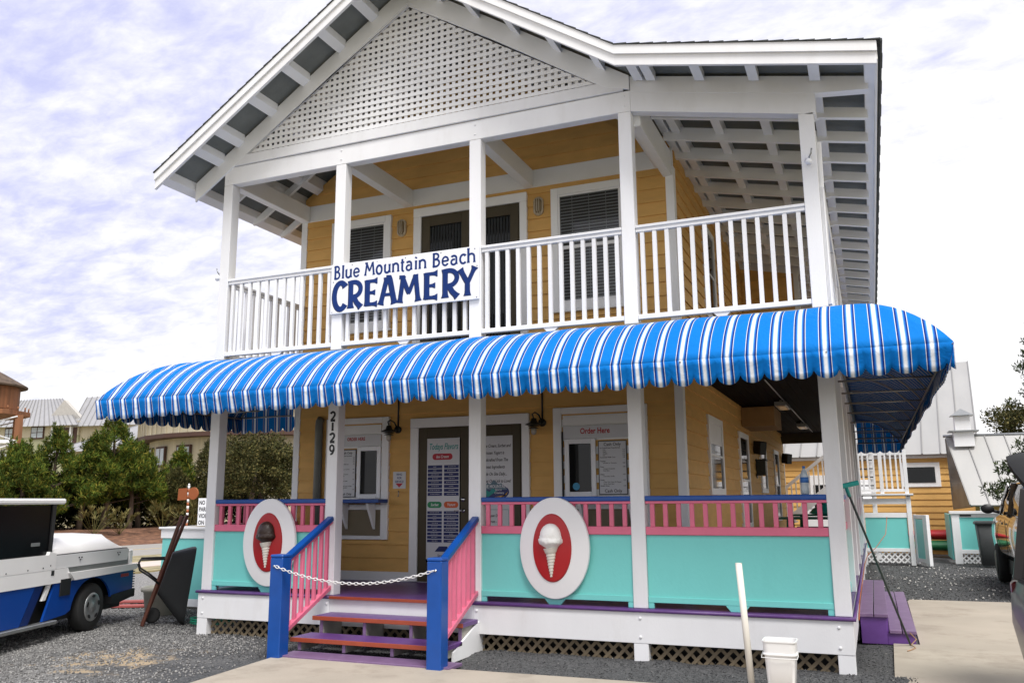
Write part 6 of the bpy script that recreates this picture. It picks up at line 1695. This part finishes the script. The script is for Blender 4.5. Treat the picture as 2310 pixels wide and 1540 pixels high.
# ================================================================ vegetation
def leaf_cloud(cs, rs, n, ln, wd, up=.3, shell=.55):
    """cs centres, rs radii(3) per clump; n leaves in all -> verts, faces"""
    cs = np.asarray(cs, float); rs = np.asarray(rs, float)
    vol = rs.prod(1) ** .7; pick = rng.choice(len(cs), n, p=vol / vol.sum())
    d = rng.normal(size=(n, 3)); d /= np.linalg.norm(d, axis=1)[:, None]
    r = shell + (1.08 - shell) * rng.random(n) ** .7
    P = cs[pick] + d * rs[pick] * r[:, None]
    ax_ = d * .8 + rng.normal(size=(n, 3)) * .6; ax_[:, 2] += up; ax_ /= np.linalg.norm(ax_, axis=1)[:, None]
    sd_ = np.cross(ax_, rng.normal(size=(n, 3))); sd_ /= np.linalg.norm(sd_, axis=1)[:, None] + 1e-9
    l_ = ln * rng.uniform(.6, 1.4, n)[:, None]; w_ = wd * rng.uniform(.6, 1.4, n)[:, None]
    V = np.stack([P - ax_ * l_ * .5, P + sd_ * w_ * .5, P + ax_ * l_ * .5, P - sd_ * w_ * .5], 1).reshape(-1, 3)
    return V, np.arange(n * 4).reshape(n, 4)
PINEL = island_mat('pine_needle_clumps', [(0, (.024, .042, .007)), (.35, (.050, .090, .014)), (.75, (.120, .155, .020)), (1, (.27, .22, .035))], .8, .15, .9)
OAKL = island_mat('oak_leaves', [(0, (.018, .024, .008)), (.5, (.060, .062, .018)), (1, (.15, .125, .045))], .7, .08, 1.3)
DARKL = island_mat('shaded_thicket_leaves', [(0, (.006, .009, .004)), (1, (.030, .036, .012))], .8, .05, .6)
LAURL = island_mat('laurel_leaves', [(0, (.012, .025, .008)), (.7, (.045, .07, .02)), (1, (.12, .13, .05))], .45, .1)
PALML = island_mat('palmetto_fronds', [(0, (.06, .07, .02)), (1, (.24, .19, .07))], .7, .1)
BARK = mat('grey_brown_bark', (.13, .095, .07), .9, .3, 6, .8, 20, stretch=(1, 1, .3))
def trunk_of(t, x, y, h, r, lean=(0, 0), zb=0):
    pts = []; k = 7
    for i in range(k + 1):
        f = i / k
        pts.append((x + lean[0] * f + .12 * math.sin(f * 4 + x), y + lean[1] * f + .08 * math.cos(f * 5 + y), zb - .1 + h * f))
    tube('trunk', pts, [r * (1 - .75 * i / k) for i in range(k + 1)], BARK, t, 8)
    return pts
def pine(x, y, h, label, bare=.28, w=1.5, n=9000, m=None):
    zb = bank(x, y)
    t = thing('pine_tree', (x, y, zb), label, 'tree', 'evergreen trees across the road')
    pts = trunk_of(t, x, y, h * .95, .11 + .01 * h, (random.uniform(-.5, .5), random.uniform(-.3, .3)), zb)
    cs = []; rs = []
    for i in range(60):
        f = bare + (1 - bare) * (i / 59); a = i * 2.4 + random.random()
        rad = w * (1 - ((f - bare) / (1 - bare)) ** 1.9) * random.uniform(.45, 1.05) + .08
        p = pts[min(7, int(f * 7))]
        c = (p[0] + rad * math.cos(a), p[1] + rad * math.sin(a), zb + h * f + random.uniform(-.1, .25)); cs.append(c)
        s = random.uniform(.22, .50) * (1.15 - .5 * f); rs.append((s * 1.1, s * 1.1, s * .8)); cs.append((c[0] + random.uniform(-.2, .2), c[1] + random.uniform(-.2, .2), c[2] + s * 1.1)); rs.append((s * .35, s * .35, s * .9))
        if i % 3 == 0: tube('limb', [(p[0], p[1], c[2] - .35), ((p[0] + c[0]) / 2, (p[1] + c[1]) / 2, c[2] - .15), c], [.035, .02, .008], BARK, t, 5)
    V, F_ = leaf_cloud(cs, rs, n, .24, .038, .75, .2)
    fast_mesh('crown', V, F_, m or PINEL, t)
for i, (x, y, h, w, bare, lab) in enumerate((
    (-27.0, 15.6, 3.1, 1.3, .25, 'bushy evergreen cut by the left picture edge'),
    (-28.4, 18.4, 3.8, 1.5, .25, 'dark bushy evergreen below the water tower'),
    (-26.6, 18.0, 3.3, 1.3, .30, 'low bushy evergreen between tower and cart cab'),
    (-27.2, 19.9, 4.4, 1.6, .25, 'pointed evergreen with golden tips rising behind the cart cab'),
    (-27.6, 21.9, 4.3, 1.5, .32, 'evergreen between the two pointed ones'),
    (-26.8, 22.6, 5.3, 1.7, .30, 'tallest pointed evergreen just left of the awning tip'),
    (-26.2, 23.6, 3.9, 1.4, .38, 'evergreen with one straight pale trunk above the cart bed'),
    (-27.0, 24.9, 4.1, 1.4, .30, 'thin evergreen left of the orange marker'),
    (-26.9, 27.0, 3.8, 1.1, .25, 'slim evergreen behind the orange marker in front of the drum building'),
    (-25.8, 26.2, 2.7, 1.1, .25, 'small brownish bushy tree right behind the orange marker'),
    (-25.5, 28.6, 4.3, 1.5, .25, 'brownish evergreen right of the orange marker next to the porch post'))):
    pine(x, y, h, lab, w=w, n=15000, m=OAKL if i in (9, 10) else None, bare=bare)
def oak(x, y, h, w, label, n=15000):
    zb = bank(x, y) if x < -20 else 0
    t = thing('oak_tree', (x, y, zb), label, 'tree')
    trunk_of(t, x, y, h * .7, .2, (0, 0), zb)
    cs = []; rs = []
    for i in range(70):
        a = random.uniform(0, 6.28); f = random.random() ** .6; e = random.uniform(-.6, 1)
        rr2 = w * f * math.sqrt(max(.05, 1 - max(0, e) ** 2 * .75)); cs.append((x + rr2 * math.cos(a), y + rr2 * math.sin(a), zb + h * .60 + e * h * .36)); s = random.uniform(.4, .8); rs.append((s, s, s * .75))
    V, F_ = leaf_cloud(cs, rs, n, .14, .07, .2, .3)
    fast_mesh('crown', V, F_, OAKL, t)
oak(-21.6, 27.2, 5.0, 2.7, 'large round dark oak seen under the left awning')
oak(-18.4, 29.5, 4.7, 2.6, 'second dark oak behind the yellow corner of the shop')
oak(-24.2, 31.0, 4.6, 2.2, 'brownish oak just left of the large round one')
# thicket behind the trunks; shade under the trees put into its leaf colour
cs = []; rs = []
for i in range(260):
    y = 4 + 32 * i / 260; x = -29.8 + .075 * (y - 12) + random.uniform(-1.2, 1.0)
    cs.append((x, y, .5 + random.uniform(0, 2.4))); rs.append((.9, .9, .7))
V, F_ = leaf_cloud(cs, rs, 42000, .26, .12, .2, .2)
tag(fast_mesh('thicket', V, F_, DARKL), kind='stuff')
tg_ = grid_sheet  # noqa
def palmetto(x, y, s, label):
    zb = bank(x, y); t = thing('palmetto', (x, y, zb), label, 'shrub', 'palmettos at the edge of the pine straw')
    vs = []; fs = []
    for k in range(26):
        a = random.uniform(0, 6.28); el = random.uniform(.3, 1.3); L1 = s * random.uniform(.6, 1.0)
        tip = Vector((x, y, zb + .15)) + Vector((math.cos(a) * math.cos(el), math.sin(a) * math.cos(el), math.sin(el))) * L1
        for j in range(9):
            b = a + (j - 4) * .30; e2 = el + random.uniform(-.3, .3) - .15
            d = Vector((math.cos(b) * math.cos(e2), math.sin(b) * math.cos(e2), math.sin(e2))); L2 = s * .42
            sd2 = d.cross(Vector((0, 0, 1))).normalized() * .022
            o_ = len(vs); vs += [tip, tip + d * L2 * .5 + sd2, tip + d * L2 - Vector((0, 0, .06)), tip + d * L2 * .5 - sd2]; fs.append([o_, o_ + 1, o_ + 2, o_ + 3])
        o_ = len(vs); vs += [Vector((x - .01, y, zb)), Vector((x + .01, y, zb)), tip + Vector((.008, 0, 0)), tip - Vector((.008, 0, 0))]; fs.append([o_, o_ + 1, o_ + 2, o_ + 3])
    mk('fronds', vs, fs, PALML, t)
for x, y, s, lab in ((-22.8, 18.4, 1.0, 'yellowish palmetto nearest to the cart bed'), (-22.6, 19.6, .9, 'smaller palmetto beside the first one'), (-22.8, 22.3, 1.15, 'palmetto right behind the orange marker pole'), (-22.6, 23.8, 1.2, 'large palmetto between orange marker and porch post'), (-23.2, 24.9, 1.1, 'palmetto half hidden behind the porch post')):
    palmetto(x, y, s, lab)
# weeds and leaves near the road
def shrub(name, x, y, z0, cs, rs, n, ln, wd, m, label, stems=6):
    t = thing(name, (x, y, z0), label, 'shrub')
    for i in range(stems):
        c = cs[i % len(cs)]
        tube('stem', [(x, y, z0), ((x + c[0]) / 2 + .05, (y + c[1]) / 2, (z0 + c[2]) / 2), c], [.025, .015, .006], BARK, t, 5)
    V, F_ = leaf_cloud(cs, rs, n, ln, wd, .3, .15); fast_mesh('foliage', V, F_, m, t)
    return t
shrub('laurel_bush', 12.1, 14.6, 0, [(11.35 + .18 * (i % 4), 14.5 + random.uniform(-.3, .4), 1.95 + .22 * (i // 2)) for i in range(8)] + [(11.0, 14.4, 1.85), (11.15, 14.4, 1.72), (11.8, 14.7, 2.9), (12.1, 14.6, 2.6), (12.2, 14.6, 2.2), (12.2, 14.6, 1.7)], [(.26, .26, .2)] * 14, 1900, .13, .032, LAURL, 'dark narrow leaved bush rising between the annex roof and the vehicle', 10)
shrub('scrub_bush', -4.4, 4.6, 0, [(-4.4 + random.uniform(-.35, .35), 4.6 + random.uniform(-.3, .3), .2 + random.uniform(0, .75)) for _ in range(9)], [(.14, .14, .12)] * 9, 260, .05, .02, LAURL, 'sparse twiggy bush beyond the wheelbarrow', 9)
def tall_tree(x, y, h, label, n, seed, m, w=1.5, lo=.35):
    random.seed(seed); t = thing('tall_tree', (x, y, 0), label, 'tree')
    pts = trunk_of(t, x, y, h * .98, .22, (0, 0))
    cs = []; rs = []
    for i in range(44):
        f = lo + (1 - lo) * i / 43; a = i * 2.1 + random.random()
        rad = w * (1.25 - f) * random.uniform(.5, 1.25); p = pts[min(7, int(f * 7))]
        c = (p[0] + rad * math.cos(a), p[1] + rad * math.sin(a), h * f + random.uniform(-.1, .3)); cs.append(c); s = random.uniform(.28, .6); rs.append((s, s, s * .6))
        tube('limb', [(p[0], p[1], c[2] - .3), c], [.04, .01], BARK, t, 5)
    V, F_ = leaf_cloud(cs, rs, n, .16, .05, .4, .2); fast_mesh('crown', V, F_, m, t)
tall_tree(15.3, 30, 9.0, 'tall open crowned evergreen at the right edge behind the annex', 9000, 3, LAURL, 1.7, .40)
def rtree(x, y, z, w, h, n, lab):
    t = thing('oak_tree', (x, y, 0), lab, 'tree'); trunk_of(t, x, y, z, .2)
    cs = [(x + random.uniform(-w, w), y + random.uniform(-1, 1), z + random.uniform(-h, h)) for _ in range(40)]
    V, F_ = leaf_cloud(cs, [(.5, .5, .35)] * 40, n, .12, .06, .2, .3); fast_mesh('crown', V, F_, OAKL, t)
random.seed(11)
rtree(14.8, 29, 4.2, 1.9, .75, 8000, 'low grey green oak between cupola and right edge')
rtree(18.5, 34, 4.2, 3.0, 1.2, 7000, 'oak far right beyond the annex, mostly out of frame')
